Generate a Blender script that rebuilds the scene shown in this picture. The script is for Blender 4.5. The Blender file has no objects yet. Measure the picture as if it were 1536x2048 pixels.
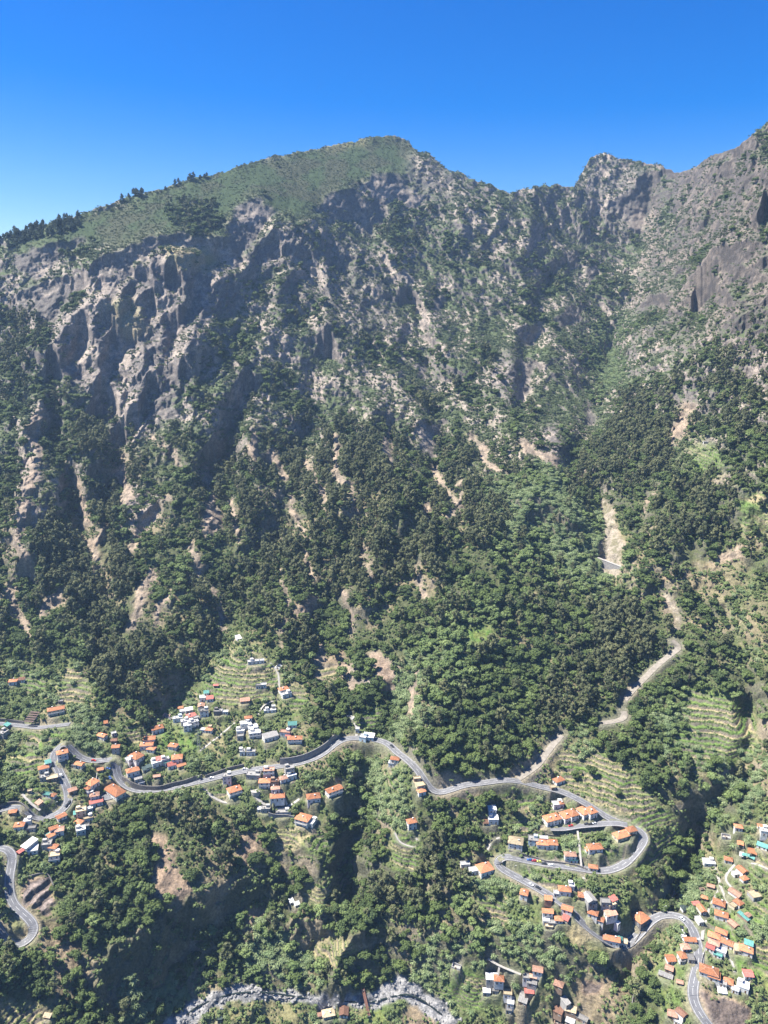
import bpy, bmesh, math, random
import numpy as np
from mathutils import Vector, Matrix, Euler

C = bpy.context.scene
COL = C.collection
R = math.radians
# ------------------------------------------------------------------ camera, sky, sun, exposure
PITCH = R(15.0); FPX = 1538.0
cam_d = bpy.data.cameras.new("camera"); cam = bpy.data.objects.new("camera", cam_d); COL.objects.link(cam)
cam_d.sensor_fit = 'VERTICAL'; cam_d.angle = 2 * math.atan(1024 / FPX)
cam_d.clip_start = 1.0; cam_d.clip_end = 9000.0
cam.location = (0, 0, 0); cam.rotation_euler = (math.pi / 2 - PITCH, 0, 0)
C.camera = cam
SUN_EL, SUN_AZ = R(57.0), R(-88.0)      # azimuth measured from the viewing direction, negative = to the left
w = bpy.data.worlds.new("World"); C.world = w; w.use_nodes = True
wn = w.node_tree; bg = wn.nodes["Background"]
sky = wn.nodes.new("ShaderNodeTexSky"); sky.sky_type = 'NISHITA'; sky.sun_disc = False
sky.sun_elevation = SUN_EL; sky.sun_rotation = SUN_AZ
sky.altitude = 900; sky.air_density = 1.0; sky.dust_density = 1.4; sky.ozone_density = 3.0
hs = wn.nodes.new("ShaderNodeHueSaturation"); hs.inputs['Hue'].default_value = .517; hs.inputs['Saturation'].default_value = 1.62
wn.links.new(sky.outputs[0], hs.inputs['Color']); wn.links.new(hs.outputs[0], bg.inputs[0])
bg.inputs[1].default_value = 0.066
sd = bpy.data.lights.new("sun", 'SUN'); sun = bpy.data.objects.new("sun", sd); COL.objects.link(sun)
sd.energy = 5.0; sd.angle = R(0.53); sd.color = (1.0, 0.955, 0.88)
sdir = Vector((math.sin(SUN_AZ) * math.cos(SUN_EL), math.cos(SUN_AZ) * math.cos(SUN_EL), math.sin(SUN_EL)))
sun.rotation_euler = sdir.to_track_quat('Z', 'Y').to_euler()
sun.location = (-300, 0, 900)
C.view_settings.view_transform = 'Standard'; C.view_settings.look = 'None'
C.view_settings.exposure = 1.5; C.view_settings.gamma = 1.0
C.render.engine = 'CYCLES'
cy = C.cycles
cy.max_bounces = 4; cy.diffuse_bounces = 1; cy.glossy_bounces = 1; cy.transmission_bounces = 2
cy.transparent_max_bounces = 4; cy.volume_bounces = 1; cy.caustics_reflective = False; cy.caustics_refractive = False
HAZE = 0.000062
random.seed(7); RNG = np.random.default_rng(7)
# ------------------------------------------------------------------ the valley: measured distances, spurs, gullies and crags
CT, ST = math.cos(PITCH), math.sin(PITCH)
def ray(u, v):                                   # direction with unit forward (y) component
    xc = (np.asarray(u, float) - 768) / FPX; yc = -(np.asarray(v, float) - 1024) / FPX
    y = CT + ST * yc
    return xc / y, (-ST + CT * yc) / y
def hash3(ix, iy, iz, seed):
    h = (ix * 374761393 + iy * 668265263 + iz * 2147483647 + seed * 1274126177) & 0xffffffff
    h = ((h ^ (h >> 13)) * 1274126177) & 0xffffffff
    h = ((h ^ (h >> 16)) * 2246822519) & 0xffffffff
    return ((h ^ (h >> 15)) & 0xffffff) / float(0xffffff)
def noise(x, y, z, seed=0):                      # value noise, 0..1
    x0 = np.floor(x).astype(np.int64); y0 = np.floor(y).astype(np.int64); z0 = np.floor(z).astype(np.int64)
    fx, fy, fz = x - x0, y - y0, z - z0
    fx = fx * fx * fx * (fx * (fx * 6 - 15) + 10); fy = fy * fy * fy * (fy * (fy * 6 - 15) + 10); fz = fz * fz * fz * (fz * (fz * 6 - 15) + 10)
    r = 0
    for dx in (0, 1):
        for dy in (0, 1):
            for dz in (0, 1):
                r = r + hash3(x0 + dx, y0 + dy, z0 + dz, seed) * (fx if dx else 1 - fx) * (fy if dy else 1 - fy) * (fz if dz else 1 - fz)
    return r
def turn(x, y, z):                               # tilt the lattice so octaves never line up
    return .36 * x + .48 * y - .8 * z, -.8 * x + .6 * y + 0 * z, .48 * x + .64 * y + .6 * z
def fbm(x, y, z, n, seed=0, gain=.5):
    a, s, t = 1.0, 0, 0
    for k in range(n):
        x, y, z = turn(x, y, z)
        s = s + a * noise(x * 2 ** k, y * 2 ** k, z * 2 ** k, seed + k * 17); t += a; a *= gain
    return s / t
def ridged(x, y, z, n, seed=0, gain=.5):
    a, s, t = 1.0, 0, 0
    for k in range(n):
        x, y, z = turn(x, y, z)
        s = s + a * (1 - np.abs(2 * noise(x * 2 ** k, y * 2 ** k, z * 2 ** k, seed + k * 17) - 1)); t += a; a *= gain
    return s / t
def sstep(a, b, x):
    t = np.clip((x - a) / (b - a), 0, 1); return t * t * (3 - 2 * t)

GU0, GU1, GV0, GV1, GS = -320, 1860, 160, 2240, 4
gu = np.arange(GU0, GU1 + 1, GS, float); gv = np.arange(GV0, GV1 + 1, GS, float)
UU, VV = np.meshgrid(gu, gv)
# survey points: bearing (u), dip (v) and forward distance in metres
BASE = [(0,2048,396),(30,1870,450),(150,1950,440),(210,2048,422),(60,1640,535),(130,1500,595),(30,1440,635),(50,1350,680),(0,1200,760),(0,1000,885),(0,900,960),(0,800,1040),(0,700,1110),(0,600,1175),(0,480,1255),
 (340,2048,455),(420,1995,470),(350,1960,482),(350,1790,502),(300,1660,546),(230,1580,574),(350,1575,577),(350,1440,638),(300,1350,676),(300,1200,762),(300,1000,925),(300,850,1030),(300,700,1110),(300,600,1160),(300,500,1215),(300,380,1390),
 (550,1985,475),(600,1800,524),(600,1650,560),(480,1560,585),(620,1530,594),(540,1450,632),(500,1350,672),(550,1200,766),(550,1000,930),(550,850,1062),(550,700,1190),(550,600,1265),(550,500,1330),(550,420,1400),(550,310,1580),
 (800,1985,470),(730,1700,540),(740,1480,620),(850,1580,564),(770,1300,713),(770,1150,812),(770,1000,935),(770,900,1035),(770,800,1150),(770,700,1270),(770,600,1370),(770,500,1455),(770,400,1550),(770,270,1720),
 (960,1980,460),(960,1850,478),(990,1720,514),(950,1570,565),(950,1400,640),(950,1250,720),(950,1100,830),(950,950,985),(950,800,1180),(950,650,1370),(950,500,1520),(950,360,1660),
 (1150,2040,437),(1150,1980,446),(1150,1850,466),(1150,1720,508),(1150,1600,555),(1150,1450,612),(1150,1300,690),(1150,1150,800),(1180,1080,860),(1100,940,1010),(1180,850,1130),(1220,700,1400),(1220,650,1470),(1250,550,1610),(1290,450,1680),(1040,380,1660),(1100,550,1540),(1100,700,1330),(1210,305,1850),(1350,345,1700),
 (1300,1950,443),(1280,1820,478),(1280,1680,518),(1280,1500,582),(1290,1290,690),(1300,1100,800),(1300,950,940),(1300,850,1060),(1350,700,1160),(1400,600,1230),(1400,450,1400),
 (1536,2048,410),(1400,2048,408),(1450,1850,466),(1450,1650,530),(1400,1690,538),(1480,1500,572),(1480,1350,632),(1500,1200,692),(1500,1050,772),(1500,900,856),(1500,750,940),(1500,620,1020),(1500,500,1100),(1536,245,1270),
 (-320,2200,340),(-320,1500,540),(-320,900,860),(-320,560,1080),(1860,2200,370),(1860,1500,500),(1860,900,700),(1860,500,900),(1860,150,1150),(768,2200,425),(300,2200,420),(1200,2200,405),(768,180,1850),(300,250,1560),(1100,250,1900)]
bp = np.array(BASE, float)
def tps(xy, val, q, lam=1e-4):
    n = len(xy)
    def ker(d2): return np.where(d2 > 0, d2 * np.log(np.maximum(d2, 1e-12)), 0)
    K = ker(((xy[:, None] - xy[None]) ** 2).sum(-1)) + lam * np.eye(n)
    Pm = np.c_[np.ones(n), xy]
    A = np.block([[K, Pm], [Pm.T, np.zeros((3, 3))]])
    s = np.linalg.solve(A, np.r_[val, 0, 0, 0])
    out = np.zeros(len(q))
    for i in range(n):
        out += s[i] * ker(((q - xy[i]) ** 2).sum(-1))
    return out + s[n] + q @ s[n + 1:]
q4 = np.c_[UU.ravel(), VV.ravel()] / 1000
L = tps(bp[:, :2] / 1000, np.log(bp[:, 2]), q4, 2e-4).reshape(UU.shape)
RX, RZ = ray(UU, VV)

def poly_mask(pts, soft=6):
    p = np.array(pts, float); m = np.zeros(UU.shape)
    pad = 4 * soft + 8
    i0, i1 = max(0, int((p[:, 1].min() - pad - GV0) // GS)), int((p[:, 1].max() + pad - GV0) // GS) + 2
    j0, j1 = max(0, int((p[:, 0].min() - pad - GU0) // GS)), int((p[:, 0].max() + pad - GU0) // GS) + 2
    x, y = UU[i0:i1, j0:j1], VV[i0:i1, j0:j1]
    x = x + (noise(x / 17, y / 17, x * 0, 5) - .5) * 16; y = y + (noise(x / 17, y / 17, x * 0, 9) - .5) * 16
    ins = np.zeros(x.shape, bool)
    for a, b in zip(p, np.roll(p, -1, 0)):
        c = ((a[1] > y) != (b[1] > y)) & (x < (b[0] - a[0]) * (y - a[1]) / (b[1] - a[1] + 1e-9) + a[0])
        ins ^= c
    k = np.exp(-.5 * (np.arange(-3 * soft, 3 * soft + 1, GS) / soft) ** 2); k /= k.sum()
    f = ins.astype(float)
    f = np.apply_along_axis(lambda r: np.convolve(r, k, 'same'), 0, f)
    f = np.apply_along_axis(lambda r: np.convolve(r, k, 'same'), 1, f)
    m[i0:i1, j0:j1] = f
    return m
WU = UU + 46 * (fbm(UU / 60, VV / 60, UU * 0, 3, 301) - .5); WV = VV + 46 * (fbm(UU / 60, VV / 60, UU * 0, 3, 302) - .5)
def line_dist(pts):                              # distance to a (naturally wavering) polyline, in the survey grid
    d = np.full(UU.shape, 1e9); p = np.array(pts, float)
    for a, b in zip(p[:-1], p[1:]):
        ab = b - a; t = np.clip(((WU - a[0]) * ab[0] + (WV - a[1]) * ab[1]) / (ab @ ab), 0, 1)
        d = np.minimum(d, np.hypot(WU - a[0] - t * ab[0], WV - a[1] - t * ab[1]))
    return d
SPURS = [
 ([(610,450),(620,500),(640,560),(650,640),(690,720),(740,800),(760,880),(780,960),(800,1060)],56,26),
 ([(760,490),(800,560),(850,640),(910,720),(980,800),(1050,890),(1110,945)],42,24),
 ([(990,440),(1040,560),(1100,640),(1150,720)],40,22),
 ([(1150,372),(1165,450),(1190,550),(1225,640)],34,22),
 ([(1010,690),(1040,760),(1070,830),(1120,900)],28,16),
 ([(350,500),(250,560),(130,640),(95,740),(60,850),(60,950),(30,1060),(45,1120)],42,28),
 ([(470,520),(440,600),(400,700),(380,800),(350,900),(330,1000)],40,15),
 ([(640,650),(540,720),(470,800),(420,880),(370,980),(320,1060),(290,1200)],40,11),
 ([(800,980),(760,1080),(720,1200)],40,18),([(560,960),(600,1080),(560,1200)],36,16),
 ([(1000,960),(1100,1000),(1180,1060),(1210,1120)],50,24),([(1000,1080),(930,1250),(860,1400),(840,1500)],130,26),
 ([(900,560),(930,640),(980,720),(1010,800)],30,16),([(1075,470),(1120,560),(1150,640)],26,16),
 ([(700,640),(760,700),(820,790),(840,860)],26,14),([(1320,350),(1310,450),(1290,540),(1240,640)],34,20),
 ([(1400,360),(1390,460),(1350,560),(1290,650)],36,20),([(240,600),(290,690),(300,760),(240,860)],30,18),
 ([(360,520),(370,600),(360,680),(330,760)],22,16),([(420,540),(400,620),(370,720)],20,14),
 ([(180,640),(200,720),(190,800)],24,14),([(850,330),(880,400),(960,500)],40,16),
 ([(560,450),(580,540),(560,620),(500,720),(440,800)],30,14),([(130,800),(140,900),(90,1000),(70,1100)],34,16),
 ([(1440,650),(1350,760),(1260,880),(1160,960)],80,18),([(1500,950),(1400,1050),(1300,1130)],60,16),
 ([(1505,275),(1475,390),(1425,500),(1350,600)],26,40),([(1536,340),(1510,470),(1440,580)],24,40),([(1300,720),(1250,800),(1190,880)],40,14),([(500,880),(520,980),(480,1080)],28,16),([(660,860),(690,960),(670,1080),(690,1180)],30,18),([(180,900),(160,1000),(190,1100)],26,14),([(860,960),(840,1060),(870,1150)],30,14),([(380,1000),(400,1100),(350,1200)],28,14),
 ([(720,-100+1960),(700,1900),(660,1960)],26,10),([(620,1700),(640,1790),(700,1860)],36,12),
]
GULLIES = [
 ([(720,460),(745,480),(800,600),(850,700),(870,830),(880,930),(850,1050)],30,18),
 ([(1235,630),(1210,720),(1190,800),(1180,870),(1150,910),(1190,1010),(1220,1080),(1215,1130)],44,26),
 ([(1215,1130),(1230,1170),(1320,1200),(1360,1250)],30,8),
 ([(1400,1200),(1490,1330),(1500,1420)],34,10),([(800,1380),(780,1450),(740,1560),(725,1640),(710,1720),(690,1800)],40,17),
 ([(1500,1400),(1525,1480),(1470,1560),(1400,1640),(1382,1720),(1360,1770),(1290,1890),(1250,1950)],30,10),
 ([(210,800),(230,900),(240,950),(190,1090)],24,14),([(100,770),(110,900),(160,1050),(190,1200),(200,1330)],30,14),
 ([(500,780),(450,900),(400,1000)],26,14),([(640,720),(620,860),(560,940)],30,12),([(1090,560),(1090,640),(1060,700),(1040,800)],26,16),
 ([(1470,320),(1440,420),(1390,520),(1320,620)],20,24),([(1536,430),(1480,520),(1400,630)],20,24),([(440,900),(450,1000),(430,1100)],26,12),([(600,900),(570,1000),(560,1100)],26,12),([(1280,480),(1270,560),(1240,640)],26,18),([(470,1180),(440,1280),(330,1420)],40,14),([(680,1080),(650,1200),(640,1300)],40,12),
 ([(450,520),(400,560),(370,640),(330,740),(290,820),(250,880)],20,14),
]
for pts, wd, h in SPURS:
    L -= h / np.exp(L) * (1 + .5 * sstep(1150, 950, VV)) * np.exp(-(np.sqrt(line_dist(pts) ** 2 + (.3 * wd) ** 2) - .3 * wd) / wd * 1.3)
for pts, wd, h in GULLIES:
    L += h / np.exp(L) * (1 + .7 * sstep(1150, 950, VV)) * np.exp(-.5 * (line_dist(pts) / (wd * .6)) ** 2)
# crags: outlines of steep faces with (steepness, aspect); aspect 0 looks down-valley to the camera, + turns right
CRAGS = [
 ([(51,505),(169,478),(176,488),(135,505),(112,536),(78,558),(51,546),(24,529)],76,35),
 ([(44,570),(135,556),(169,570),(162,590),(129,617),(115,651),(85,664),(68,624),(34,610)],76,35),
 ([(190,522),(281,482),(349,465),(437,475),(454,536),(437,515),(389,495),(349,492),(305,512),(271,529),(244,563),(240,597),(217,597),(190,580)],77,30),
 ([(469,415),(509,395),(546,411),(553,426),(520,459),(491,502),(484,532),(458,535),(436,510),(400,513),(400,481),(447,477),(466,444)],78,30),
 ([(619,430),(655,397),(710,368),(739,415),(750,448),(743,481),(721,459),(703,444),(662,448),(652,422)],76,30),
 ([(717,368),(750,346),(794,346),(812,368),(848,393),(834,419),(816,422),(783,400),(761,444),(746,444),(739,393)],76,30),
 ([(888,340),(912,368),(885,380)],72,40),([(520,492),(553,473),(557,524),(524,528),(506,510)],76,20),([(560,492),(615,492),(604,521),(564,521)],74,20),
 ([(622,492),(641,517),(633,543),(619,532)],74,50),
 ([(1248,381),(1298,336),(1302,386),(1298,452),(1273,473),(1244,444),(1227,402)],77,25),
 ([(1061,456),(1082,452),(1082,502),(1066,485)],72,50),([(921,464),(946,456),(958,502),(929,489)],72,50),
 ([(1124,506),(1157,493),(1148,535)],72,45),([(1161,539),(1190,530),(1186,568)],72,45),
 ([(1148,605),(1169,605),(1165,642),(1099,655),(1115,630)],72,45),([(1037,662),(1086,651),(1061,700),(1041,696)],76,25),
 ([(1038,714),(1072,730),(1045,821),(1026,798)],74,45),([(1175,791),(1187,814),(1183,856),(1167,859)],74,50),([(1206,657),(1232,650),(1217,714),(1209,707)],74,50),
 ([(830,729),(858,707),(858,765),(844,765)],74,45),([(826,840),(880,843),(872,929),(844,915)],77,30),([(862,590),(885,590),(876,632)],74,40),
 ([(61,1011),(98,1005),(108,1032),(105,1059),(68,1076),(54,1059)],77,35),([(261,1042),(315,1011),(315,1035),(291,1069),(271,1059)],76,35),
 ([(325,741),(355,737),(359,768),(342,788),(322,764)],74,40),([(315,805),(352,812),(359,842),(315,846)],74,35),
 ([(271,600),(308,590),(311,617),(305,644),(281,620)],75,35),([(322,644),(352,641),(352,671),(338,681)],75,35),
 ([(173,624),(179,671),(169,705),(135,739),(146,685)],75,40),([(220,685),(264,681),(244,718),(217,769),(207,776),(207,712)],76,40),
 ([(298,678),(318,718),(318,729),(301,729)],74,40),([(335,525),(347,522),(349,597),(325,583)],75,40),([(383,549),(403,539),(427,556),(406,597),(383,641)],75,40),
 ([(457,590),(474,597),(477,637),(460,641)],75,35),
 ([(233,1883),(287,1847),(370,1813),(387,1780),(460,1755),(548,1745),(550,1795),(475,1815),(440,1860),(385,1880),(340,1920),(320,1965),(233,2038),(187,2032),(160,1960),(193,1920)],82,30),
 ([(567,1847),(633,1833),(677,1830),(653,1867),(613,1890),(580,1890)],80,25),
 ([(650,1960),(720,1977),(733,2000),(683,2003),(653,1986)],80,20),
 ([(1300,700),(1340,690),(1310,720)],60,0),
]
CRAGM = np.zeros(UU.shape); gLu = np.gradient(L, axis=1); gLv = np.gradient(L, axis=0)
ru_x = np.gradient(RX, axis=1); ru_z = np.gradient(RZ, axis=1); rv_x = np.gradient(RX, axis=0); rv_z = np.gradient(RZ, axis=0)
tU = np.zeros(UU.shape); tV = np.zeros(UU.shape)
for pts, st, asp in CRAGS:
    m = poly_mask(pts, 3); up_ = pts[0][1] < 1100; st = min(st + 9, 86) if up_ else st; asp = max(asp, 42) if up_ else asp
    n = np.array([math.sin(R(asp)) * math.sin(R(st)), -math.cos(R(asp)) * math.sin(R(st)), math.cos(R(st))])
    den = n[0] * RX + n[1] + n[2] * RZ
    a = -(n[0] * ru_x + n[2] * ru_z) / den; b = -(n[0] * rv_x + n[2] * rv_z) / den
    tU = tU * (1 - m) + m * (a - gLu); tV = tV * (1 - m) + m * (b - gLv)
    CRAGM = np.maximum(CRAGM, m)
def solve(pu, pv, lam):                          # least-squares surface with the wanted slopes
    div = np.gradient(pu, axis=1) + np.gradient(pv, axis=0)
    d = np.block([[div, div[:, ::-1]], [div[::-1], div[::-1, ::-1]]])
    H, W = d.shape
    kx = 2 - 2 * np.cos(2 * np.pi * np.arange(W // 2 + 1) / W); ky = 2 - 2 * np.cos(2 * np.pi * np.arange(H) / H)
    s = np.fft.irfft2(np.fft.rfft2(-d) / (lam + kx[None] + ky[:, None]), s=d.shape)
    return s[:H // 2, :W // 2]
L = L + solve(tU, tV, 1 / (200 / GS) ** 2)

# ---- full-resolution mesh, rows run from the bottom of the view up to the crest line
SKY = np.array([(-330,590),(-150,530),(0,478),(60,455),(150,432),(250,396),(330,376),(380,358),(430,350),(480,333),(540,314),(600,304),(660,292),(720,281),(750,273),(790,271),(815,283),(835,303),(860,310),(880,325),(900,342),(925,345),(940,358),(980,370),(1020,386),(1050,378),(1090,371),(1148,372),(1160,350),(1180,318),(1195,309),(1210,306),(1240,318),(1270,322),(1320,330),(1350,345),(1380,340),(1410,320),(1440,305),(1480,290),(1510,265),(1536,245),(1600,200),(1870,90)], float)
mu = np.concatenate([np.arange(-316, -20, 8), np.arange(-20, 1556, 2), np.arange(1556, 1857, 8)]).astype(float)
NR = 960
tt = np.linspace(0, 1, NR)                       # 0 = bottom
vs = np.interp(mu, SKY[:, 0], SKY[:, 1]) + (noise(mu / 9, mu * 0, mu * 0, 3) - .5) * 5 + (noise(mu / 3.3, mu * 0, mu * 0, 4) - .5) * 2.5
VB = 2210.0
MV = VB + (vs[None, :] - VB) * tt[:, None]
MU = np.broadcast_to(mu[None, :], MV.shape).copy()
def samp(F, u, v):
    x = np.clip((u - GU0) / GS, 0, F.shape[1] - 1.001); y = np.clip((v - GV0) / GS, 0, F.shape[0] - 1.001)
    i, j = y.astype(int), x.astype(int); fy, fx = y - i, x - j
    return (F[i, j] * (1 - fx) + F[i, j + 1] * fx) * (1 - fy) + (F[i + 1, j] * (1 - fx) + F[i + 1, j + 1] * fx) * fy
ML = samp(L, MU, MV)
mrx, mrz = ray(MU, MV)
Y0 = np.exp(ML); X0, Z0 = Y0 * mrx, Y0 * mrz
# erosion: gullied relief that runs down the fall line, stronger on the bare upper slopes
mtn = sstep(1380, 950, MV) * .85 + .15
moorM = poly_mask([(0,500),(150,440),(330,380),(480,330),(600,300),(720,278),(790,268),(830,300),(800,340),(740,345),(700,365),(620,425),(590,445),(550,420),(505,392),(465,415),(440,470),(340,460),(250,490),(120,480)], 10)
moor = samp(moorM, MU, MV)
wx = X0 + 60 * (fbm(X0 / 150, Y0 / 150, Z0 / 150, 3, 21) - .5); wz = Z0 + 60 * (fbm(X0 / 150, Y0 / 150, Z0 / 150, 3, 31) - .5)
r1 = ridged(wx / 105, Y0 / 260, wz / 300, 5, 41, .52)
r2 = ridged((wx + .55 * wz) / 55, Y0 / 150, (wz - .3 * wx) / 130, 4, 61, .55)
r3 = ridged((wx - .6 * wz) / 48, Y0 / 150, (wz + .3 * wx) / 120, 4, 81, .55)
fine = fbm(X0 / 14, Y0 / 14, Z0 / 14, 4, 101, .6)
amp = mtn * (1 - .8 * moor) * (1 + .25 * sstep(1250, 1420, MU) * sstep(900, 640, MV))
crag0 = samp(CRAGM, MU, MV)
rel = amp * (46 * (r1 - .6) + 26 * (r2 - .6) + 22 * (r3 - .6)) * (1 - .8 * crag0) + (fine - .5) * (3 + 9 * amp)
rk1 = ridged(X0 / 11, Y0 / 16, Z0 / 20, 3, 161, .6)
str_ = Z0 / 17 + 3.2 * fbm(X0 / 90, Y0 / 90, Z0 / 90, 4, 171) + .12 * X0 / 17; str_ = str_ - np.floor(str_)
rel = rel + amp * (1 - .5 * crag0) * (7.5 * (rk1 - .6) + 1.6 * (np.where(str_ < .7, str_ / .7, (1 - str_) / .3) - .5)) * (1 - moor) + crag0 * sstep(1300, 1500, MV) * (16 * (r2 - .6) + 6 * (rk1 - .6))
low = sstep(1150, 1350, MV)
rel = rel + low * 7 * (fbm(X0 / 45, Y0 / 45, Z0 / 45, 3, 131) - .5) * (1 - .6 * sstep(1400, 1500, MV))
ML = ML - rel / Y0
ML = np.maximum.accumulate(ML + np.linspace(0, .004, NR)[:, None], axis=0)   # no overhangs
YY = np.exp(ML); XX, ZZ = YY * mrx, YY * mrz
def row_of(u, v): return (VB - v) / (VB - np.interp(u, mu, vs)) * (NR - 1)
def col_of(u): return np.interp(u, mu, np.arange(len(mu)))
def gsamp(F, u, v):
    y = np.clip(row_of(np.asarray(u, float), np.asarray(v, float)), 0, NR - 1.001); x = np.clip(col_of(np.asarray(u, float)), 0, len(mu) - 1.001)
    i, j = y.astype(int), x.astype(int); fy, fx = y - i, x - j
    return (F[i, j] * (1 - fx) + F[i, j + 1] * fx) * (1 - fy) + (F[i + 1, j] * (1 - fx) + F[i + 1, j + 1] * fx) * fy
def at(u, v): return Vector((float(gsamp(XX, u, v)), float(gsamp(YY, u, v)), float(gsamp(ZZ, u, v))))
# ------------------------------------------------------------------ roads, lanes, terraces and building plots cut into the ground
ROADS = {
 'road': dict(w=6.6, pts=[(0,1620),(20,1615),(45,1617),(65,1632),(80,1637),(105,1632),(125,1620),(136,1605),(137,1590),(132,1570),(122,1550),(112,1530),(107,1512),(115,1497),(130,1486),(140,1495),(155,1510),(175,1520),(205,1521),(228,1519),(232,1535),(237,1555),(250,1570),(272,1580),(300,1581),(340,1576),(380,1567),(420,1558),(460,1548),(500,1540),(545,1534),(590,1528),(625,1518),(650,1505),(668,1490),(690,1478),(715,1476),(750,1479),(775,1487),(795,1505),(815,1520),(835,1540),(850,1562),(865,1580),(880,1585),(905,1578),(930,1570),(970,1565),(1010,1560),(1040,1563),(1080,1573),(1120,1582),(1150,1595),(1185,1615),(1220,1637),(1255,1651),(1280,1662),(1289,1675),(1280,1693),(1262,1715),(1245,1730),(1215,1741),(1180,1740),(1140,1733),(1100,1728),(1060,1722),(1020,1714),(1001,1716),(994,1726),(1005,1738),(1030,1752),(1060,1768),(1090,1785),(1120,1803),(1145,1825),(1170,1850),(1195,1870),(1225,1888),(1240,1893),(1260,1885),(1280,1865),(1300,1843),(1320,1831),(1345,1830),(1368,1837),(1385,1858),(1394,1885),(1398,1910),(1395,1935),(1388,1960),(1385,1990),(1393,2015),(1405,2035),(1425,2060)]),
 'upper_road': dict(w=5.5, pts=[(-20,1446),(20,1449),(50,1452),(75,1455),(100,1453),(140,1448)]),
 'lower_road': dict(w=6.2, pts=[(-20,1696),(0,1696),(15,1699),(25,1712),(22,1735),(18,1760),(20,1790),(30,1812),(50,1830),(66,1848),(66,1868),(50,1885),(30,1890),(12,1880),(0,1862),(-15,1840)]),
 'terrace_street': dict(w=6.0, pts=[(1255,1650),(1230,1646),(1200,1648),(1160,1651),(1130,1656),(1097,1656)]),
 'gravel_track': dict(w=6.0, pts=[(1036,1558),(1055,1545),(1075,1530),(1090,1510),(1105,1490),(1125,1468)]),
 'gravel_bend': dict(w=6.0, pts=[(1205,1446),(1240,1440),(1250,1432),(1246,1420)]),
 'gravel_road': dict(w=6.0, pts=[(1248,1400),(1265,1380),(1290,1355),(1315,1330),(1340,1310),(1358,1295),(1345,1280)]),
}
LANES = [([(541,1537),(548,1552),(560,1575),(575,1612)],2.0),([(405,1573),(420,1590),(450,1605),(477,1603)],2.4),([(508,1588),(520,1602),(545,1616),(575,1613),(600,1597)],2.6),
 ([(533,1502),(520,1462),(508,1442)],1.6),([(515,1430),(530,1408),(560,1396),(558,1370),(556,1345),(540,1325)],1.4),([(400,1502),(425,1482),(450,1462),(470,1445)],1.6),
 ([(1155,1660),(1158,1685),(1163,1735)],1.5),([(1164,1748),(1170,1762)],1.5),([(1424,1722),(1440,1770),(1424,1806),(1408,1850),(1404,1880)],2.0),([(1440,1770),(1453,1800),(1460,1822)],1.8),
 ([(1474,1724),(1450,1756),(1471,1782)],1.6),([(1474,1724),(1510,1727),(1545,1742)],2.0),([(976,1917),(999,1931),(1043,1949)],1.8),([(999,1931),(995,1955)],1.4),([(197,1545),(194,1575),(197,1592),(215,1615),(235,1605),(256,1590)],2.4),
 ([(45,1588),(60,1605),(83,1622)],2.0),([(1455,1905),(1465,1925),(1470,1945)],1.6),([(823,1660),(835,1680)],1.6),([(790,1665),(800,1685),(830,1695)],1.4),([(700,1440),(715,1455),(712,1474)],2.2),([(975,1700),(985,1680),(1000,1675)],1.6)]
def densify(pts, n=10):                          # Catmull-Rom through the surveyed bends
    p = np.array(pts, float); p = np.vstack([2 * p[0] - p[1], p, 2 * p[-1] - p[-2]]); out = []
    for i in range(1, len(p) - 2):
        for t in np.arange(n) / n:
            a, b, c, d = p[i - 1:i + 3]
            out.append(.5 * (2 * b + (c - a) * t + (2 * a - 5 * b + 4 * c - d) * t * t + (3 * b - a - 3 * c + d) * t ** 3))
    out.append(p[-2]); return np.array(out)
def smooth(a, s):
    if s < 1: return a
    k = np.exp(-.5 * (np.arange(-3 * s, 3 * s + 1) / s) ** 2); k /= k.sum()
    return np.convolve(np.pad(a, 3 * s, mode='reflect', reflect_type='odd'), k, 'valid')
def track(pts, s):
    q = densify(pts); y = np.log(gsamp(YY, q[:, 0], q[:, 1])); y = smooth(y, min(s, (len(q) - 1) // 4))
    rx, rz = ray(q[:, 0], q[:, 1]); y = np.exp(y)
    return np.stack([y * rx, y, y * rz], -1)
TRK = {k: track(r['pts'], 14) for k, r in ROADS.items()}
from mathutils.kdtree import KDTree
ROADM = np.zeros(YY.shape); PADM = np.zeros(YY.shape)
def cut(P, hw, drop, blend, mask):
    seg = np.linalg.norm(np.diff(P, axis=0), axis=1); s = np.r_[0, np.cumsum(seg)]
    t = np.arange(0, s[-1], .8); Q = np.stack([np.interp(t, s, P[:, k]) for k in range(3)], -1)
    kd = KDTree(len(Q))
    for i, c in enumerate(Q): kd.insert((c[0], c[1], 0), i)
    kd.balance()
    lo, hi = Q.min(0) - hw - blend, Q.max(0) + hw + blend
    near = np.zeros(YY.shape, bool)
    cell = 8.0; key = set()
    for c in Q:
        a, b = int(c[0] // cell), int(c[1] // cell)
        for i in (-1, 0, 1):
            for j in (-1, 0, 1): key.add((a + i) * 100000 + b + j)
    kk = np.floor(XX / cell).astype(np.int64) * 100000 + np.floor(YY / cell).astype(np.int64)
    near = np.isin(kk, np.array(list(key)))
    for i, j in zip(*np.nonzero(near)):
        co, k, d = kd.find((XX[i, j], YY[i, j], 0))
        if d < hw + blend:
            f = 1 - sstep(hw, hw + blend, d)
            if f > mask[i, j]: mask[i, j] = f if d > hw else 1
            ZZ[i, j] = ZZ[i, j] * (1 - f) + (Q[k][2] - drop) * f
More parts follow.
